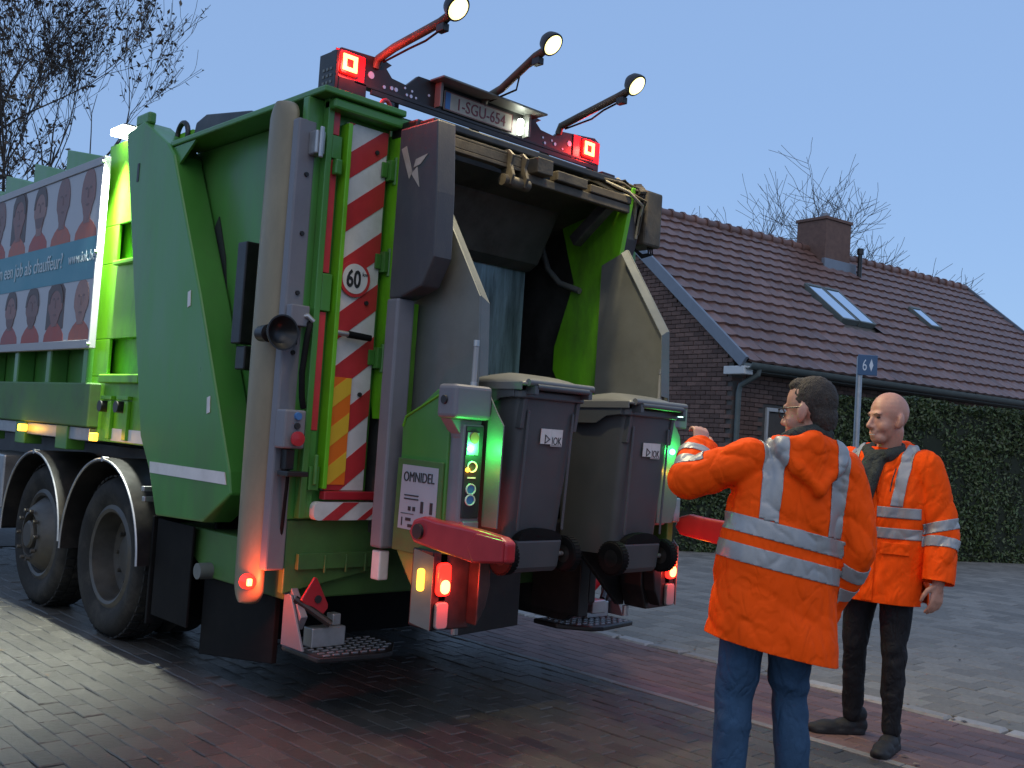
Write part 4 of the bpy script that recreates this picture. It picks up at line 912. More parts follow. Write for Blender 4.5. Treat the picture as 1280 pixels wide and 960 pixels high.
# the side sign, on the left only
sg_ = T('maker_sign', prism([(4.01, 1.285), (4.02, .975), (3.735, .97), (3.735, 1.28)], 'x', 3.0815, 3.0845), 'poster')
YD, ZD = (0, -1, 0), (0, 0, 1)
T('lettering', text_part('OMNIDEL', .068, (3.0795, 3.995, 1.205), YD, ZD, sx=.80), 'ink', sg_)
for q in ([box(3.079, 3.081, 3.87, 3.98, 1.135-k*.017, 1.141-k*.017) for k in range(2)] + [box(3.079, 3.081, 3.83-k*.07, 3.85-k*.07, 1.06, 1.115) for k in range(2)] + [box(3.079, 3.081, 3.89+k*.035, 3.91+k*.035, 1.065, 1.085) for k in range(2)] + [box(3.079, 3.081, 3.9, 4.0, 1.048, 1.051), box(3.079, 3.081, 3.985, 3.992, .99, 1.03), box(3.079, 3.081, 3.92, 3.96, 1.015, 1.03), box(3.079, 3.081, 3.90, 3.94, .985, 1.0), box(3.079, 3.081, 3.84, 3.85, .985, 1.02), box(3.079, 3.081, 3.80, 3.83, .99, 1.005), box(3.079, 3.081, 3.795, 3.81, 1.01, 1.025)]): T('sign_mark', q, 'ink', sg_)
# frame, comb and back of the lifter
T('lifter_back', box(3.25, 4.70, 4.12, 4.16, .72, 1.66), 'bmetal', bevel=.006)
T('lifter_beam', box(3.25, 4.70, 3.98, 4.119, .88, 1.0), 'bmetal', bevel=.01)
for c_ in (3.585, 4.375):
    T('comb_rail', [box(c_-.24, c_+.24, 4.065, 4.119, 1.52, 1.60)] + [prism([(4.065, 1.52), (4.03, 1.55), (4.025, 1.625), (4.065, 1.60)], 'x', c_-.22+k*.08, c_-.18+k*.08) for k in range(6)], 'steel', bevel=.003)
T('centre_bracket', [box(4.52, 4.60, 4.1, 4.5, .42, .80), prism([(4.5, .72), (4.1, .70), (4.1, .50), (4.3, .36), (4.9, .36)], 'x', 4.60, 4.66)], 'bmetal', bevel=.006)
bl = T('bracket_lamp', lathe([(0, -.02), (.02, -.018), (.026, 0), (0, 0)], (4.775, 4.27, .655), (0, 1, 0), 14), 'red_on', smooth=50)
T('bracket_lamp_stem', cyl((4.775, 4.285, .48), (4.775, 4.285, .66), .014, .014, 8), 'redp', bl)
point('bracket_glow', (4.77, 4.20, .66), (1, .05, .02), .8, .02, truck)
T('bracket_box', [box(4.78, 4.90, 4.22, 4.32, .40, .48), box(4.72, 4.80, 4.24, 4.33, .47, .55)], 'galv', bevel=.006)
dv = T('display_unit', box(4.80, 4.92, 3.69, 3.75, 1.565, 1.69), 'grey', bevel=.008)
T('screen', box(4.815, 4.895, 3.686, 3.6895, 1.61, 1.67), 'ink', dv); T('screen_readout', box(4.82, 4.868, 3.684, 3.6858, 1.63, 1.65), 'screen_on', dv)
# ---- hopper interior
T('hopper_back_plate', prism([(4.9, .95), (4.72, 1.6), (4.72, 2.75), (4.75, 2.75), (4.76, 1.6), (4.94, .95)], 'x', 3.4, 4.50), 'bluest')
T('hopper_wall', box(3.232, 3.25, 4.27, 6.2, .9, 3.0), 'darkin'); T('hopper_wall', box(4.77, 4.80, 4.27, 6.2, .9, 3.0), 'darkin')
T('hopper_rear', box(3.251, 4.769, 5.5, 5.54, .9, 3.0), 'darkin')
T('hopper_ceiling', prism([(4.22, 2.92), (5.5, 2.62), (5.5, 2.7), (4.22, 3.02)], 'x', 3.252, 4.768), 'darkin')
T('packer_blade', prism([(4.45, 2.87), (4.62, 2.55), (4.71, 2.50), (4.71, 2.8)], 'x', 3.26, 4.52), 'darkin', bevel=.02)
T('hopper_floor', prism([(4.17, .95), (5.5, .72), (5.5, .68), (4.17, .90)], 'x', 3.252, 4.768), 'darkin')
T('top_beam', box(3.19, 4.76, 4.23, 4.46, 2.99, 3.08), 'bmetal', bevel=.015)
T('top_beam_lip', box(3.20, 4.75, 4.10, 4.229, 3.02, 3.065), 'bmetal', bevel=.01)
T('wear_strip', tube([(4.715, 4.80, 2.85), (4.71, 4.79, 2.70), (4.705, 4.72, 2.56), (4.70, 4.60, 2.46), (4.70, 4.42, 2.40)], .02, 8), 'steel', smooth=60)
T('cross_profile', [box(3.20, 3.735, 4.0, 4.05, 2.885, 2.905), box(3.20, 3.735, 4.0, 4.012, 2.906, 2.955), box(3.20, 3.735, 4.0, 4.05, 2.956, 2.97)], 'grime', bevel=.003)
for x in (3.63, 3.735):
    T('swing_hook', prism([(4.10, 2.98), (4.0, 2.985), (3.96, 2.95), (3.975, 2.90), (3.95, 2.84), (3.97, 2.79), (4.03, 2.80), (4.05, 2.88), (4.10, 2.9)], 'x', x, x+.02), 'grime', bevel=.004)
T('hook_pin', cyl((3.60, 4.0, 2.815), (3.79, 4.0, 2.815), .032, .032, 14), 'grime', smooth=40)
T('cross_profile', [box(3.80, 4.72, 4.06, 4.10, 2.86, 2.91), box(3.86, 3.98, 4.0, 4.09, 2.912, 3.0), box(4.05, 4.30, 4.03, 4.10, 2.913, 2.97), box(4.35, 4.72, 4.05, 4.12, 2.913, 2.96)], 'grime', bevel=.006)
T('swing_arm', [prism([(4.10, 2.86), (4.12, 2.93), (4.4, 2.72), (4.36, 2.66)], 'x', 4.55, 4.62), cyl((4.52, 4.12, 2.90), (4.66, 4.12, 2.90), .035, .035, 14)], 'darkin', bevel=.006)
rng = random.Random(6)
for k in range(12):
    p_ = Vector((4.20+.045*k, 4.16+.02*rng.random(), 3.0+.07*rng.random())); q_ = Vector((4.79+.03*rng.random(), 4.02+.06*rng.random(), 2.93+.11*rng.random()))
    pts = [p_.lerp(q_, t) + Vector((rng.gauss(0, .008), rng.gauss(0, .012), .05*math.sin(t*math.pi)*rng.uniform(.2, 1)+rng.gauss(0, .008))) for t in (0, .2, .4, .6, .8, 1)]
    pts += [q_ + Vector((.04, .05, -.06-.02*rng.random())), q_ + Vector((.05, .08, -.16-.06*rng.random()))]
    T('hydraulic_hose', tube(pts, rng.choice((.008, .010, .014)), 8), ('cable', 'grime', 'grime', 'black')[k % 4], smooth=60)
for k in range(4): T('hose_coupling', cyl((4.77+.02*k, 4.04+.03*k, 3.0+.02*k), (4.82+.02*k, 4.03+.03*k, 3.01+.02*k), .016, .016, 8), 'grime')
bx_ = T('valve_box', box(4.90, 5.06, 4.08, 4.36, 2.70, 3.05), 'grime', bevel=.015)
T('box_clip', box(4.882, 4.899, 4.12, 4.2, 2.86, 2.96), 'bmetal', bx_, bevel=.004)
for k in range(3): T('box_cable', tube([(4.98+.02*k, 4.12, 2.72), (4.98+.02*k, 4.11, 2.66), (4.93, 4.12, 2.645-.01*k), (4.89, 4.18, 2.70)], .006, 6), 'black', bx_)

# ================================================================ wheelie bins
def wheelie_bin(x, y, z, rz, tilt, label):
    e = empty('wheelie_bin', (x, y, z), rz, label, 'wheelie bin', 'grey wheelie bins on the lifter')
    e.rotation_euler = (tilt, 0, rz)
    def B(name, parts, mat, parent=None, **k): return mesh(name, parts, M[mat], parent or e, local=True, **k)
    # local frame: rear (wheels, handle, label) faces -y, height .93
    def ring(w, d, yc, z_, r_): return [(px, yc+py, z_) for px, py in rrect(w, d, r_, 4)]
    levels = [(.355, .40, .035, .10, .045), (.365, .42, .03, .16, .05), (.41, .50, .0, .80, .05), (.42, .515, .0, .86, .05)]
    V, F = [], []
    for q in levels: V += ring(*q)
    n = len(V)//len(levels)
    for k in range(len(levels)-1): F += [(k*n+i, k*n+(i+1) % n, (k+1)*n+(i+1) % n, (k+1)*n+i) for i in range(n)]
    F += [tuple(range(n-1, -1, -1)), tuple((len(levels)-1)*n+i for i in range(n))]
    body = B('body', (V, F), 'bin', smooth=40)
    B('rim', [prism([(a, b) for a, b in rrect(.465, .56, .05, 4)], 'z', .845, .885)], 'bin', bevel=.008)
    B('front_lip', prism([(-.20, .885), (.20, .885), (.20, .835), (.10, .83), (.05, .80), (-.05, .80), (-.10, .83), (-.20, .835)], 'y', .281, .292), 'bin', bevel=.004)
    for s in (-1, 1):
        B('side_lip', prism([(-.23, .886), (.26, .886), (.26, .845), (.14, .84), (.07, .80), (-.06, .80), (-.13, .84), (-.23, .85)], 'x', s*.234-.005, s*.234+.005), 'bin', bevel=.003)
        B('corner_rib', [prism([(-.265, .845), (-.215, .845), (-.205, .70), (-.245, .70)], 'x', s*.185-.012, s*.185+.012)], 'bin', bevel=.004)
        B('panel_rib', xf(box(-.008, .008, -.008, .0, -.29, .29), Matrix.Translation((s*.155, -.236, .50)) @ Matrix.Rotation(R(3.2), 4, 'X')), 'bin', bevel=.004)
        w = B('wheel', lathe([(.045, -.022), (.068, -.025), (.082, -.025), (.088, -.018), (.088, .018), (.082, .025), (.068, .025), (.045, .022), (.045, -.022)], (s*.215, -.205, .09), (1, 0, 0), 30), 'black', smooth=35)
        B('hub', lathe([(0, -.02), (.045, -.02), (.058, -.023), (.058, .023), (.045, .02), (0, .02)], (s*.215, -.205, .09), (1, 0, 0), 20), 'bmetal', w, smooth=35)
        tr = []
        for i in range(30):
            a = 2*math.pi*i/30; tr.append(xf(box(-.022, .022, -.006, .006, -.002, .002), Matrix.Translation((s*.215, -.205+.0885*math.cos(a), .09+.0885*math.sin(a))) @ Matrix.Rotation(a-math.pi/2, 4, 'X')))
        B('tread', tr, 'black', w)
    B('axle', cyl((-.19, -.205, .09), (.19, -.205, .09), .012, .012, 10), 'galv', smooth=40)
    B('axle_tray', prism([(-.235, .165), (-.16, .165), (-.15, .02), (-.19, .0), (-.215, .03)], 'x', -.155, .155), 'bin', bevel=.012)
    # arch over the axle
    arch = [(.15*math.cos(a), .165+.055*math.sin(a)) for a in [math.pi*i/12 for i in range(13)]]
    B('axle_arch', prism(arch, 'y', -.236, -.19), 'black')
    # handle bar and hinges
    B('handle', [cyl((-.18, -.325, .90), (.18, -.325, .90), .015, .015, 12), box(-.20, -.175, -.335, -.27, .865, .905), box(.175, .20, -.335, -.27, .865, .905)], 'bin', smooth=40)
    # lid: domed, overhanging
    P = []; nu, nv = 14, 14; V, F = [], []
    for j in range(nv+1):
        for i in range(nu+1):
            u = i/nu*2-1; v = j/nv*2-1
            zz = .915 + .045*(1-abs(u)**4)*(1-abs(v)**6) + .022*(v+1)/2*0 - .03*max(0, v)**2 + .018*max(0, 1-abs(v+.15)*1.6)*(1-abs(u)**3)
            V.append((u*.245, -.005+v*.305, zz))
    tidx = lambda i, j: j*(nu+1)+i
    for j in range(nv):
        for i in range(nu): F.append((tidx(i, j), tidx(i+1, j), tidx(i+1, j+1), tidx(i, j+1)))
    lo = B('lid', (V, F), 'lid', smooth=60); sm = lo.modifiers.new('t', 'SOLIDIFY'); sm.thickness = .012; sm.offset = -1
    B('lid_skirt', [box(-.247, -.238, -.29, .29, .882, .922), box(.238, .247, -.29, .29, .882, .922), box(-.237, .237, .292, .302, .882, .918)], 'lid', lo, bevel=.004)
    B('lid_roll', cyl((-.225, -.312, .918), (.225, -.312, .918), .018, .018, 12), 'lid', lo, smooth=40)
    # IOK sticker on the rear
    K = Matrix.Translation((.02, -.2445, .665)) @ Matrix.Rotation(R(3.35), 4, 'X')
    stk = B('sticker', [xf(box(-.075, -.004, -.004, 0, -.032, .042), K), xf(box(-.0025, .075, -.004, 0, -.042, .042), K)], 'white')
    tpart = text_part('IOK', .055, (.001, -.0045, -.034), (1, 0, 0), (0, 0, 1), sx=.72)
    B('lettering', xf(tpart, K), 'ink', stk)
    trg = [tube([(-.045, -.005, -.028), (-.045, -.005, .012), (-.014, -.005, -.008)], .0035, 5, True)]
    B('triangle_mark', [xf(q, K) for q in trg], 'ink', stk)
    B('sticker_line', xf(box(.0, .072, -.005, -.0041, -.039, -.0365), K), 'ink', stk)
    return e
wheelie_bin(3.585, 3.765, .795, R(0), R(0), 'grey wheelie bin with white sticker, on the left of the lifter')
wheelie_bin(4.375, 3.765, .755, R(1.5), R(-1), 'grey wheelie bin with white sticker, on the right beside the raised hand')
# ================================================================ people
M['skin'] = pm('skin', (.50, .255, .175), .48, var=.16, scale=30, bump=.12, bscale=260, dirt=(.5, .17, .12), dirt_amt=.35)
M['hair'] = pm('short_dark_hair', (.045, .032, .023), .75, var=.5, scale=70, bump=.9, bscale=220, stretch=(1, 1, .4))
M['hivis'] = pm('fluorescent_orange_fabric', (1.0, .088, .003), .75, var=.06, scale=5, bump=.10, bscale=70, spec=.12)
M['reflect'] = pm('silver_reflective_tape', (.33, .33, .325), .42, metal=.25, var=.1, scale=20, bump=.05, bscale=200)
M['jeans'] = pm('blue_denim', (.035, .075, .135), .8, var=.3, scale=7, bump=.3, bscale=220, spec=.2)
M['trousers'] = pm('black_trousers', (.014, .013, .014), .75, var=.3, scale=8, bump=.2, bscale=160, spec=.25)
M['shoe'] = pm('black_suede_shoe', (.012, .011, .011), .7, var=.3, scale=20, bump=.2, bscale=150)
M['scarf'] = pm('dark_scarf_wool', (.03, .036, .032), .9, var=.3, scale=20, bump=.5, bscale=140)
M['eye'] = pm('eye_dark', (.02, .014, .01), .2, var=.1)
M['brow'] = pm('eyebrow', (.16, .09, .06), .7, var=.2)
M['teeth'] = pm('teeth', (.6, .55, .48), .4, var=.05)
crease(M['hivis'], 4.0, .5); crease(M['jeans'], 9, .45, .008); crease(M['trousers'], 9, .5, .008); crease(M['scarf'], 14, .5, .01)
def limb(pts, rad, n=16):
    out = [tube(pts, rad, n)]
    for p, r_ in zip(pts, rad): out.append(ball(p, r_, n=n))
    return out
def fuse(parts, voxel, it=4, fac=.5):
    V, F = join(parts); me = bpy.data.meshes.new('tmp'); me.from_pydata(V, [], F)
    o = bpy.data.objects.new('tmp', me); COL.objects.link(o)
    r_ = o.modifiers.new('r', 'REMESH'); r_.mode = 'VOXEL'; r_.voxel_size = voxel; r_.use_smooth_shade = True
    if it: s = o.modifiers.new('s', 'SMOOTH'); s.factor = fac; s.iterations = it
    bpy.context.view_layer.update(); dg = bpy.context.evaluated_depsgraph_get()
    out = bpy.data.meshes.new_from_object(o.evaluated_get(dg)); bpy.data.objects.remove(o); bpy.data.meshes.remove(me)
    return out
def put(name, me, mat, parent):
    me.name = name; me.materials.clear(); me.materials.append(mat); me.shade_smooth()
    o = bpy.data.objects.new(name, me); COL.objects.link(o); o.parent = parent; return o
def folds(me, amp, sc, seed, ridge=True, zamp=None):
    """creases: sharp valleys of a warped noise, pushed along the normals"""
    me.update(); off = Vector((seed*7.3, seed*3.1, seed*1.7))
    nr = [v.normal.copy() for v in me.vertices]
    for v, n in zip(me.vertices, nr):
        p = Vector((v.co.x*sc[0] + v.co.z*sc[2]*.5, v.co.y*sc[1] + v.co.z*sc[2]*.35, v.co.z*sc[2])) + off
        w = noise.noise_vector(p*.55)*1.1; a = noise.noise(p+w)
        f_ = (min(1, abs(a)*3.2)**.7*2 - 1.3) if ridge else a*1.4
        b = noise.noise(p*2.1+w)
        v.co += n*(amp*(zamp(v.co) if zamp else 1)*(f_*.8 + b*.45))
    me.update()
def crop(me, co, no, near=None, cond=lambda c: True):
    """cut a crisp fabric edge: everything beyond the plane goes"""
    bm = bmesh.new(); bm.from_mesh(me); co, no = Vector(co), Vector(no).normalized()
    ok = lambda f: (near is None or (f.calc_center_median()-co).length < near) and cond(f.calc_center_median())
    fs = [f for f in bm.faces if ok(f)]
    vs = {v for f in fs for v in f.verts}; es = {e for f in fs for e in f.edges}
    r_ = bmesh.ops.bisect_plane(bm, geom=list(vs)+list(es)+fs, plane_co=co, plane_no=no)
    dead = [f for f in bm.faces if (f.calc_center_median()-co).dot(no) > 1e-5 and ok(f)]
    bmesh.ops.delete(bm, geom=dead, context='FACES'); bm.to_mesh(me); bm.free(); me.update()
def strip(name, src, planes, cond, mat, parent, off=.004):
    bm = bmesh.new(); bm.from_mesh(src); bm.normal_update()
    for co, no in planes:
        bmesh.ops.bisect_plane(bm, geom=bm.verts[:]+bm.edges[:]+bm.faces[:], plane_co=co, plane_no=no)
    dead = [f for f in bm.faces if not cond(f.calc_center_median())]
    bmesh.ops.delete(bm, geom=dead, context='FACES'); bm.normal_update()
    for v in bm.verts: v.co += v.normal*off
    me = bpy.data.meshes.new(name); bm.to_mesh(me); bm.free()
    if len(me.polygons) == 0: return None
    o = put(name, me, mat, parent); s = o.modifiers.new('t', 'SOLIDIFY'); s.thickness = .003; s.offset = -1
    return o
def band(name, src, co, no, half, cond, mat, parent, off=.004):
    co, no = Vector(co), Vector(no).normalized()
    return strip(name, src, [(co+no*half, no), (co-no*half, no)], lambda c: abs((c-co).dot(no)) < half and cond(c), mat, parent, off)
def head_parts(H, hair=False):
    P = [ball((0, -.008, .035), .077, .098, .096, 24), ball((0, .028, -.02), .062, .068, .098, 22), ball((0, .058, -.092), .042, .038, .032, 16),
         ball((0, .084, .024), .05, .016, .013, 14), ball((-.034, .052, -.036), .029, .034, .034, 14), ball((.034, .052, -.036), .029, .034, .034, 14)]
    P += limb([(0, .09, .014), (0, .104, -.012), (0, .116, -.034)], [.0085, .0105, .0135], 12) + [ball((-.0125, .103, -.040), .0095, n=10), ball((.0125, .103, -.040), .0095, n=10)]
    P += [ball((0, .093, -.070), .026, .013, .0075, 12), ball((0, .090, -.083), .023, .013, .009, 12), ball((0, .082, -.058), .03, .02, .02, 12)]
    for s in (-1, 1):
        P.append(ball((s*.081, -.010, -.008), .011, .021, .034, 14, Matrix.Rotation(R(s*-14), 3, 'Z') @ Matrix.Rotation(R(12), 3, 'X')))
        P.append(ball((s*.074, .0, -.03), .013, .016, .02, 12))
    return [xf(p, H) for p in P]
def hand_parts(wrist, d, n, curl, side, spread=.0):
    """d: along the hand, n: back-of-hand normal; side +1 thumb on d x n side"""
    d = Vector(d).normalized(); n = Vector(n); n = (n-d*n.dot(d)).normalized(); s = d.cross(n)*side; w = Vector(wrist)
    B3 = Matrix((s, d, n)).transposed()
    P = [ball(w+d*.05, .040, .052, .0165, 14, B3), ball(w+d*.078, .038, .025, .015, 12, B3)] + limb([w-d*.05, w, w+d*.03], [.030, .027, .026], 12)
    for k, (o_, ln, r_) in enumerate(((.031, .072, .0095), (.0105, .080, .0098), (-.0105, .074, .0094), (-.030, .058, .0085))):
        p = w + d*.088 + s*o_; dd = (d + s*(o_*spread)).normalized(); pts = [p-dd*.02, p]; ang = 0
        for j, fr in enumerate((.45, .32, .25)):
            ang += curl*(1.0 if j == 0 else .9)*(1+.08*k); v = (dd*math.cos(ang) - n*math.sin(ang)).normalized(); p = p + v*(ln*fr); pts.append(p)
        P += limb(pts, [r_*1.1, r_*1.08, r_, r_*.93, r_*.82], 10)
    p = w + d*.022 + s*.030; v1 = (d*.62 + s*.75 - n*.25).normalized(); v2 = (d*.85 + s*.30 - n*(.2+curl*.4)).normalized(); v3 = (d*.9 + s*.0 - n*(.25+curl*.5)).normalized()
    P += limb([p-v1*.01, p+v1*.035, p+v1*.035+v2*.033, p+v1*.035+v2*.033+v3*.026], [.014, .0135, .0115, .0095], 10)
    return P
def loft(rings, n=28, p=2.3):
    V, F = [], []
    for z, cx, cy, a, b, tl in rings:
        for i in range(n):
            t = 2*math.pi*i/n; c, s = math.cos(t), math.sin(t)
            x = a*math.copysign(abs(c)**(2/p), c); y = b*math.copysign(abs(s)**(2/p), s); V.append((cx+x, cy+y, z+tl*x))
    for k in range(len(rings)-1): F += [(k*n+i, k*n+(i+1) % n, (k+1)*n+(i+1) % n, (k+1)*n+i) for i in range(n)]
    F += [tuple(range(n-1, -1, -1)), tuple((len(rings)-1)*n+i for i in range(n))]
    return V, F
def shoe(p, yaw):
    K = Matrix.Translation(p) @ Matrix.Rotation(yaw, 4, 'Z') @ Matrix.Scale(1.12, 4)
    return [xf(q, K) for q in (ball((0, .035, .035), .044, .07, .038, 14), ball((0, .12, .028), .045, .075, .032, 14), ball((0, .175, .022), .036, .05, .024, 14), ball((0, -.03, .04), .038, .045, .045, 14), ball((0, -.02, .09), .042, .05, .045, 14), prism([(a, b+.075) for a, b in rrect(.085, .275, .042, 5)], 'z', .0, .022))]

# ---- man seen from behind
F1 = R(55); p1 = empty('person', (3.655, 2.29, 0), F1-R(90), 'person seen from behind in long orange reflective coat, blue jeans and glasses, one arm raised', 'person', 'people watching the bins')
H1 = Matrix.Translation((.125, -.03, 1.632)) @ Matrix.Rotation(R(36), 4, 'Z') @ Matrix.Rotation(R(-6), 4, 'X') @ Matrix.Scale(1.06, 4)
shL, elL, wrL = (-.125, -.02, 1.425), (-.335, .08, 1.325), (-.225, .27, 1.45)
shR, elR, wrR = (.262, -.045, 1.405), (.335, -.09, 1.09), (.275, .06, .86)
body = head_parts(H1) + limb([H1 @ Vector((0, -.015, -.06)), (.09, -.03, 1.46), (.08, -.02, 1.38)], [.06, .062, .09])
body += [loft([(.86, 0, 0, .16, .11, 0), (1.05, .03, 0, .15, .10, 0), (1.25, .06, 0, .17, .11, 0), (1.40, .08, -.02, .16, .09, 0), (1.45, .08, -.02, .08, .06, 0)])]
body += limb([shL, elL, wrL], [.055, .042, .03]) + limb([shR, elR, wrR], [.055, .042, .03])
body += hand_parts(wrL, (.12, .45, .85), (.25, -.85, .5), .55, 1) + hand_parts(wrR, (-.15, .35, -.9), (.9, -.2, -.2), .35, -1)
body += limb([(-.09, 0, .88), (-.11, .02, .48), (-.127, 0, .09)], [.08, .045, .035]) + limb([(.09, 0, .88), (.125, .025, .48), (.139, 0, .09)], [.08, .045, .035])
b1_ = put('body', fuse(body, .006, 3), M['skin'], p1)
hair = [xf(ball((0, -.02, .042), .0795, .0925, .0955, 24), H1), xf(ball((0, -.058, -.02), .066, .046, .072, 18), H1), xf(ball((0, .03, .10), .06, .045, .035, 16), H1)]
hm = fuse(hair, .005, 3); folds(hm, .0025, (60, 60, 40), 3, False); put('hair', hm, M['hair'], p1)
gl = [tube([tuple(H1 @ Vector(q)) for q in ((-.087, -.005, .012), (-.082, .05, .014), (-.07, .094, .012), (-.05, .104, .01))], .0028, 6)]
for s in (-1, 1): gl.append(tube([tuple(H1 @ Vector((s*.036+.026*math.cos(a), .106-abs(s*.036+.026*math.cos(a))*.12, .0+.019*math.sin(a)))) for a in [2*math.pi*i/16 for i in range(16)]], .0024, 6, True))
gl.append(tube([tuple(H1 @ Vector(q)) for q in ((.087, -.005, .012), (.082, .05, .014), (.07, .094, .012))], .0028, 6))
mesh('glasses', gl, M['bmetal'], p1, local=True, smooth=60)
# coat
TL1 = -.20
coat = [loft([(.58, .015, .0, .272, .20, TL1), (.72, .02, .0, .266, .194, TL1), (.90, .03, 0, .256, .178, TL1), (1.08, .045, 0, .248, .163, -.18), (1.22, .06, -.005, .246, .156, -.16), (1.34, .075, -.015, .232, .138, -.10), (1.41, .085, -.02, .20, .116, -.05), (1.465, .095, -.025, .13, .095, 0), (1.515, .105, -.03, .085, .082, 0)])]
coat += limb([shL, (-.235, .035, 1.37), elL], [.090, .088, .080]) + limb([elL, (-.285, .18, 1.39), (-.215, .285, 1.46)], [.080, .078, .074])
coat += limb([shR, (.305, -.075, 1.25), elR], [.086, .080, .074]) + limb([elR, (.31, -.02, .97), (.27, .075, .84)], [.074, .072, .068])
coat += limb([(-.03, -.03, 1.452), (.0, -.10, 1.475), (.10, -.135, 1.49), (.20, -.105, 1.465), (.23, -.03, 1.44)], [.04, .05, .052, .05, .04], 14)
coat += limb([(-.03, -.03, 1.452), (.03, .05, 1.49), (.10, .075, 1.48), (.18, .04, 1.475), (.23, -.03, 1.44)], [.036, .034, .03, .032, .036], 12)
hood = [(-.02, -.10, 1.49), (.22, -.10, 1.47), (.20, -.15, 1.42), (.115, -.175, 1.325), (.03, -.155, 1.40)]
coat += limb([hood[0], hood[4], hood[3], hood[2], hood[1]], [.03, .034, .03, .034, .03], 12) + [ball((.105, -.14, 1.43), .11, .04, .075, 18), ball((.112, -.15, 1.38), .065, .036, .065, 16), ball((.28, .05, .82), .05, .05, .06, 14)]
cm = fuse(coat, .0075, 3)
folds(cm, .011, (6, 6, 1.7), 2, False); folds(cm, .008, (3.4, 3.4, 2.6), 5, True); folds(cm, .0022, (15, 15, 9), 6, True)
ntl = Vector((.20, 0, 1)).normalized()
crop(cm, (.02, 0, .668), -ntl)
crop(cm, (-.218, .282, 1.457), (.36, .5, .62), .13)
c1 = put('coat', cm, M['hivis'], p1)
ntl = Vector((.20, 0, 1)).normalized()
torso = lambda c: -.24 < c.x < .315 and not (c.x > .262 and c.z < 1.3 and c.y < .1 and False) and Vector((c.x-.05, c.y)).length < .30
armR = lambda c: c.x > .25 and c.y < .14
tors = lambda c: torso(c) and not (c.x > .262 + max(0, (1.1-c.z))*.0)
band('reflective_band', cm, (.05, 0, 1.128), ntl, .034, tors, M['reflect'], c1)
band('reflective_band', cm, (.05, 0, 1.015), ntl, .034, tors, M['reflect'], c1)
for x0, lean_ in ((-.065, .10), (.215, .06)):
    no = Vector((1, 0, -lean_)).normalized()
    band('reflective_strap', cm, (x0, 0, 1.28), no, .036, lambda c: 1.128-.2*(c.x-.05)+.036 < c.z < 1.52 and (c.y < .0 or c.z > 1.2), M['reflect'], c1, .0045)
dR = (Vector(wrR)-Vector(elR)).normalized()
for t in (.30, .66): band('sleeve_band', cm, Vector(elR).lerp(Vector(wrR), t), dR, .03, lambda c: c.x > .268 + .0*c.z and c.z < 1.12, M['reflect'], c1)
dL = (Vector(wrL)-Vector(elL)).normalized()
for t in (.15, .55): band('sleeve_band', cm, Vector(elL).lerp(Vector(wrL), t), dL, .028, lambda c: c.z > 1.2 and (c-Vector(elL)-dL*(c-Vector(elL)).dot(dL)).length < .115 and c.x < -.2, M['reflect'], c1)
for q in (c1,):
    sm_ = q.modifiers.new('t', 'SOLIDIFY'); sm_.thickness = .004; sm_.offset = -1
# collar of dark jumper
mesh('collar', limb([(.03, -.03, 1.52), (.05, -.075, 1.53), (.11, -.105, 1.545), (.17, -.085, 1.54), (.195, -.03, 1.53)], [.026, .034, .036, .034, .026], 14), M['scarf'], p1, local=True, smooth=60)
jn = [loft([(.93, 0, 0, .165, .12, 0), (.86, 0, 0, .175, .125, 0), (.80, 0, 0, .17, .12, 0)])]
jn += limb([(-.085, 0, .84), (-.105, .01, .62), (-.115, .025, .47), (-.125, .005, .25), (-.128, 0, .07)], [.098, .088, .076, .07, .066])
jn += limb([(.085, 0, .84), (.11, .01, .62), (.125, .03, .47), (.138, .01, .25), (.14, 0, .07)], [.098, .088, .076, .07, .066])
jm = fuse(jn, .010, 4); folds(jm, .006, (6, 6, 9), 8, False, lambda c: 1.5 if .35 < c.z < .6 else .7); put('jeans', jm, M['jeans'], p1)
put('shoe', fuse(shoe((-.128, -.01, 0), R(10)), .007, 3), M['shoe'], p1); put('shoe', fuse(shoe((.14, -.01, 0), R(-12)), .007, 3), M['shoe'], p1)

# ---- bald man facing the bins
F2 = R(184); p2 = empty('person', (5.13, 2.55, 0), F2-R(90), 'bald smiling person in orange reflective jacket, dark scarf and black trousers', 'person', 'people watching the bins')
H2 = Matrix.Translation((-.02, .045, 1.672)) @ Matrix.Rotation(R(-30), 4, 'Z') @ Matrix.Rotation(R(-3), 4, 'X') @ Matrix.Scale(1.06, 4)
shL, elL, wrL = (-.205, -.01, 1.43), (-.295, -.02, 1.12), (-.318, .07, .865)
shR, elR, wrR = (.205, -.01, 1.43), (.29, -.03, 1.12), (.312, .06, .87)
body = head_parts(H2) + limb([H2 @ Vector((0, -.02, -.06)), (0, -.0, 1.48), (0, -.01, 1.38)], [.06, .06, .09])
body += [loft([(.88, 0, 0, .16, .11, 0), (1.05, 0, 0, .15, .10, 0), (1.25, 0, 0, .17, .11, 0), (1.40, 0, -.01, .17, .09, 0), (1.46, 0, -.01, .08, .06, 0)])]
body += limb([shL, elL, wrL], [.055, .042, .03]) + limb([shR, elR, wrR], [.055, .042, .03])
body += hand_parts(wrL, (.02, .14, -1), (-.9, .45, 0), .32, 1) + hand_parts(wrR, (-.02, .14, -1), (.9, .45, 0), .32, -1)
ankR, ankL = (.15, -.07, .09), (-.105, .05, .09)
body += limb([(-.085, 0, .9), (-.103, .052, .49), ankL], [.08, .045, .033]) + limb([(.085, 0, .9), (.122, .008, .49), ankR], [.08, .045, .033])
put('body', fuse(body, .006, 3), M['skin'], p2)
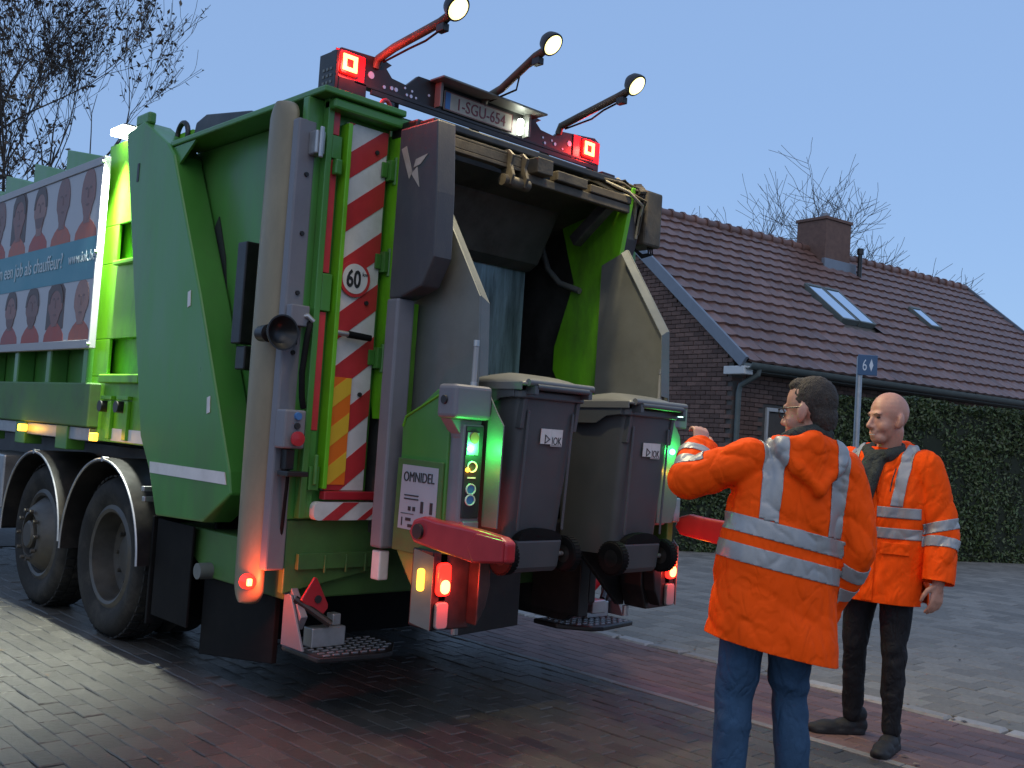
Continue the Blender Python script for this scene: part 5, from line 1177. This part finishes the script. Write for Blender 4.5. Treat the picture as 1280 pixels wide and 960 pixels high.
for s in (-1, 1):
    mesh('eye', xf(ball((s*.030, .0815, .006), .012, .009, .0055, 12), H2), M['eye'], p2, local=True, smooth=60)
    mesh('eyebrow', [xf(q, H2) for q in limb([(s*.014, .097, .021), (s*.032, .095, .026), (s*.05, .080, .02)], [.002, .003, .002], 8)], M['brow'], p2, local=True, smooth=60)
mesh('teeth', xf(ball((0, .0945, -.0765), .021, .009, .0045, 12), H2), M['teeth'], p2, local=True, smooth=60)
coat = [loft([(.66, 0, 0, .238, .17, 0), (.78, 0, 0, .236, .168, 0), (.95, 0, 0, .232, .162, 0), (1.12, 0, 0, .23, .155, 0), (1.26, 0, 0, .235, .15, 0), (1.37, 0, -.005, .225, .135, 0), (1.44, 0, -.01, .185, .115, 0), (1.49, 0, -.01, .12, .095, 0), (1.52, 0, -.01, .09, .08, 0)])]
coat += limb([shL, (-.25, -.02, 1.28), elL], [.088, .085, .08]) + limb([elL, (-.312, .03, .98), (-.318, .075, .82)], [.080, .078, .076])
coat += limb([shR, (.245, -.02, 1.28), elR], [.088, .085, .08]) + limb([elR, (.305, .02, .98), (.312, .07, .82)], [.08, .078, .076])
coat += limb([(-.105, .05, 1.46), (-.12, -.03, 1.50), (-.06, -.10, 1.515), (.06, -.10, 1.515), (.12, -.03, 1.50), (.105, .05, 1.46)], [.034, .044, .05, .05, .044, .034], 14)
coat += [ball((0, -.14, 1.455), .125, .06, .085, 16), ball((-.10, -.06, 1.485), .055, .07, .045, 14), ball((.10, -.06, 1.485), .055, .07, .045, 14)]
cm = fuse(coat, .0075, 3); folds(cm, .009, (7, 7, 2), 12, False); folds(cm, .007, (4.2, 4.2, 3), 15, True); folds(cm, .002, (16, 16, 10), 16, True)
crop(cm, (0, 0, .735), (0, 0, -1))
crop(cm, (-.297, .066, .868), (0, .27, -1), .22, lambda c: c.x < -.232); crop(cm, (.272, .06, .868), (0, .27, -1), .22, lambda c: c.x > .232)
c2 = put('coat', cm, M['hivis'], p2); sm_ = c2.modifiers.new('t', 'SOLIDIFY'); sm_.thickness = .004; sm_.offset = -1
UPV = Vector((0, 0, 1))
tor2 = lambda c: abs(c.x) < .222 and Vector((c.x, c.y)).length < .27
band('reflective_band', cm, (0, 0, 1.195), UPV, .027, tor2, M['reflect'], c2); band('reflective_band', cm, (0, 0, 1.09), UPV, .027, tor2, M['reflect'], c2)
for s in (-1, 1):
    band('reflective_strap', cm, (s*.125, 0, 1.3), Vector((1, 0, -s*.08)).normalized(), .027, lambda c: 1.225 < c.z < 1.54 and c.x*s > .04, M['reflect'], c2, .0045)
    e_, w_ = (Vector(elL), Vector(wrL)) if s < 0 else (Vector(elR), Vector(wrR))
    sh_ = Vector(shL) if s < 0 else Vector(shR)
    band('sleeve_band', cm, sh_.lerp(e_, .93), (e_-sh_).normalized(), .026, lambda c: c.x*s > .224, M['reflect'], c2)
    band('sleeve_band', cm, e_.lerp(w_, .28), (w_-e_).normalized(), .026, lambda c: c.x*s > .224, M['reflect'], c2)
strip('pocket_flap', cm, [(Vector((-.185, 0, 0)), Vector((1, 0, 0))), (Vector((-.055, 0, 0)), Vector((1, 0, 0))), (Vector((0, 0, 1.045)), UPV), (Vector((0, 0, .985)), UPV)], lambda c: -.185 < c.x < -.055 and .985 < c.z < 1.045 and c.y > 0, M['hivis'], c2, .010)
strip('front_placket', cm, [(Vector((-.028, 0, 0)), Vector((1, 0, 0))), (Vector((.028, 0, 0)), Vector((1, 0, 0))), (Vector((0, 0, 1.44)), UPV), (Vector((0, 0, .74)), UPV)], lambda c: abs(c.x) < .028 and .74 < c.z < 1.44 and c.y > 0, M['hivis'], c2, .006)
mesh('drawstring', tube([(-.10, .115, 1.42), (-.095, .145, 1.36), (-.09, .155, 1.30)], .0035, 6), M['scarf'], c2, local=True)
sc_ = limb([(-.085, .03, 1.495), (-.088, -.04, 1.515), (0, -.09, 1.53), (.088, -.04, 1.52), (.085, .035, 1.50), (.04, .092, 1.475), (-.04, .095, 1.48), (-.085, .03, 1.50)], [.034, .034, .032, .034, .036, .036, .036, .034], 14)
sc_ += limb([(.035, .105, 1.46), (.055, .148, 1.39), (.06, .170, 1.29), (.062, .172, 1.20)], [.040, .038, .032, .024], 14) + limb([(-.005, .105, 1.45), (.0, .15, 1.38), (.008, .172, 1.30), (.012, .175, 1.25)], [.036, .033, .027, .02], 14)
sm_ = fuse(sc_, .007, 3); folds(sm_, .005, (20, 20, 5), 4, False); put('scarf', sm_, M['scarf'], p2)
jn = [loft([(.95, 0, 0, .16, .12, 0), (.88, 0, 0, .17, .125, 0), (.82, 0, 0, .165, .12, 0)])]
jn += limb([(-.083, 0, .86), (-.098, .03, .66), (-.105, .055, .49), (-.108, .05, .28), (-.105, .045, .10)], [.095, .080, .063, .057, .05])
jn += limb([(.083, 0, .86), (.105, .01, .66), (.122, .01, .49), (.14, -.04, .28), (.15, -.07, .10)], [.095, .080, .063, .057, .05])
jm = fuse(jn, .009, 4); folds(jm, .0055, (7, 7, 10), 9, False, lambda c: 1.4 if c.z < .55 else .6); put('trousers', jm, M['trousers'], p2)
put('shoe', fuse(shoe((.15, -.075, 0), R(-42)), .006, 3), M['shoe'], p2); put('shoe', fuse(shoe((-.105, .045, 0), R(8)), .006, 3), M['shoe'], p2)
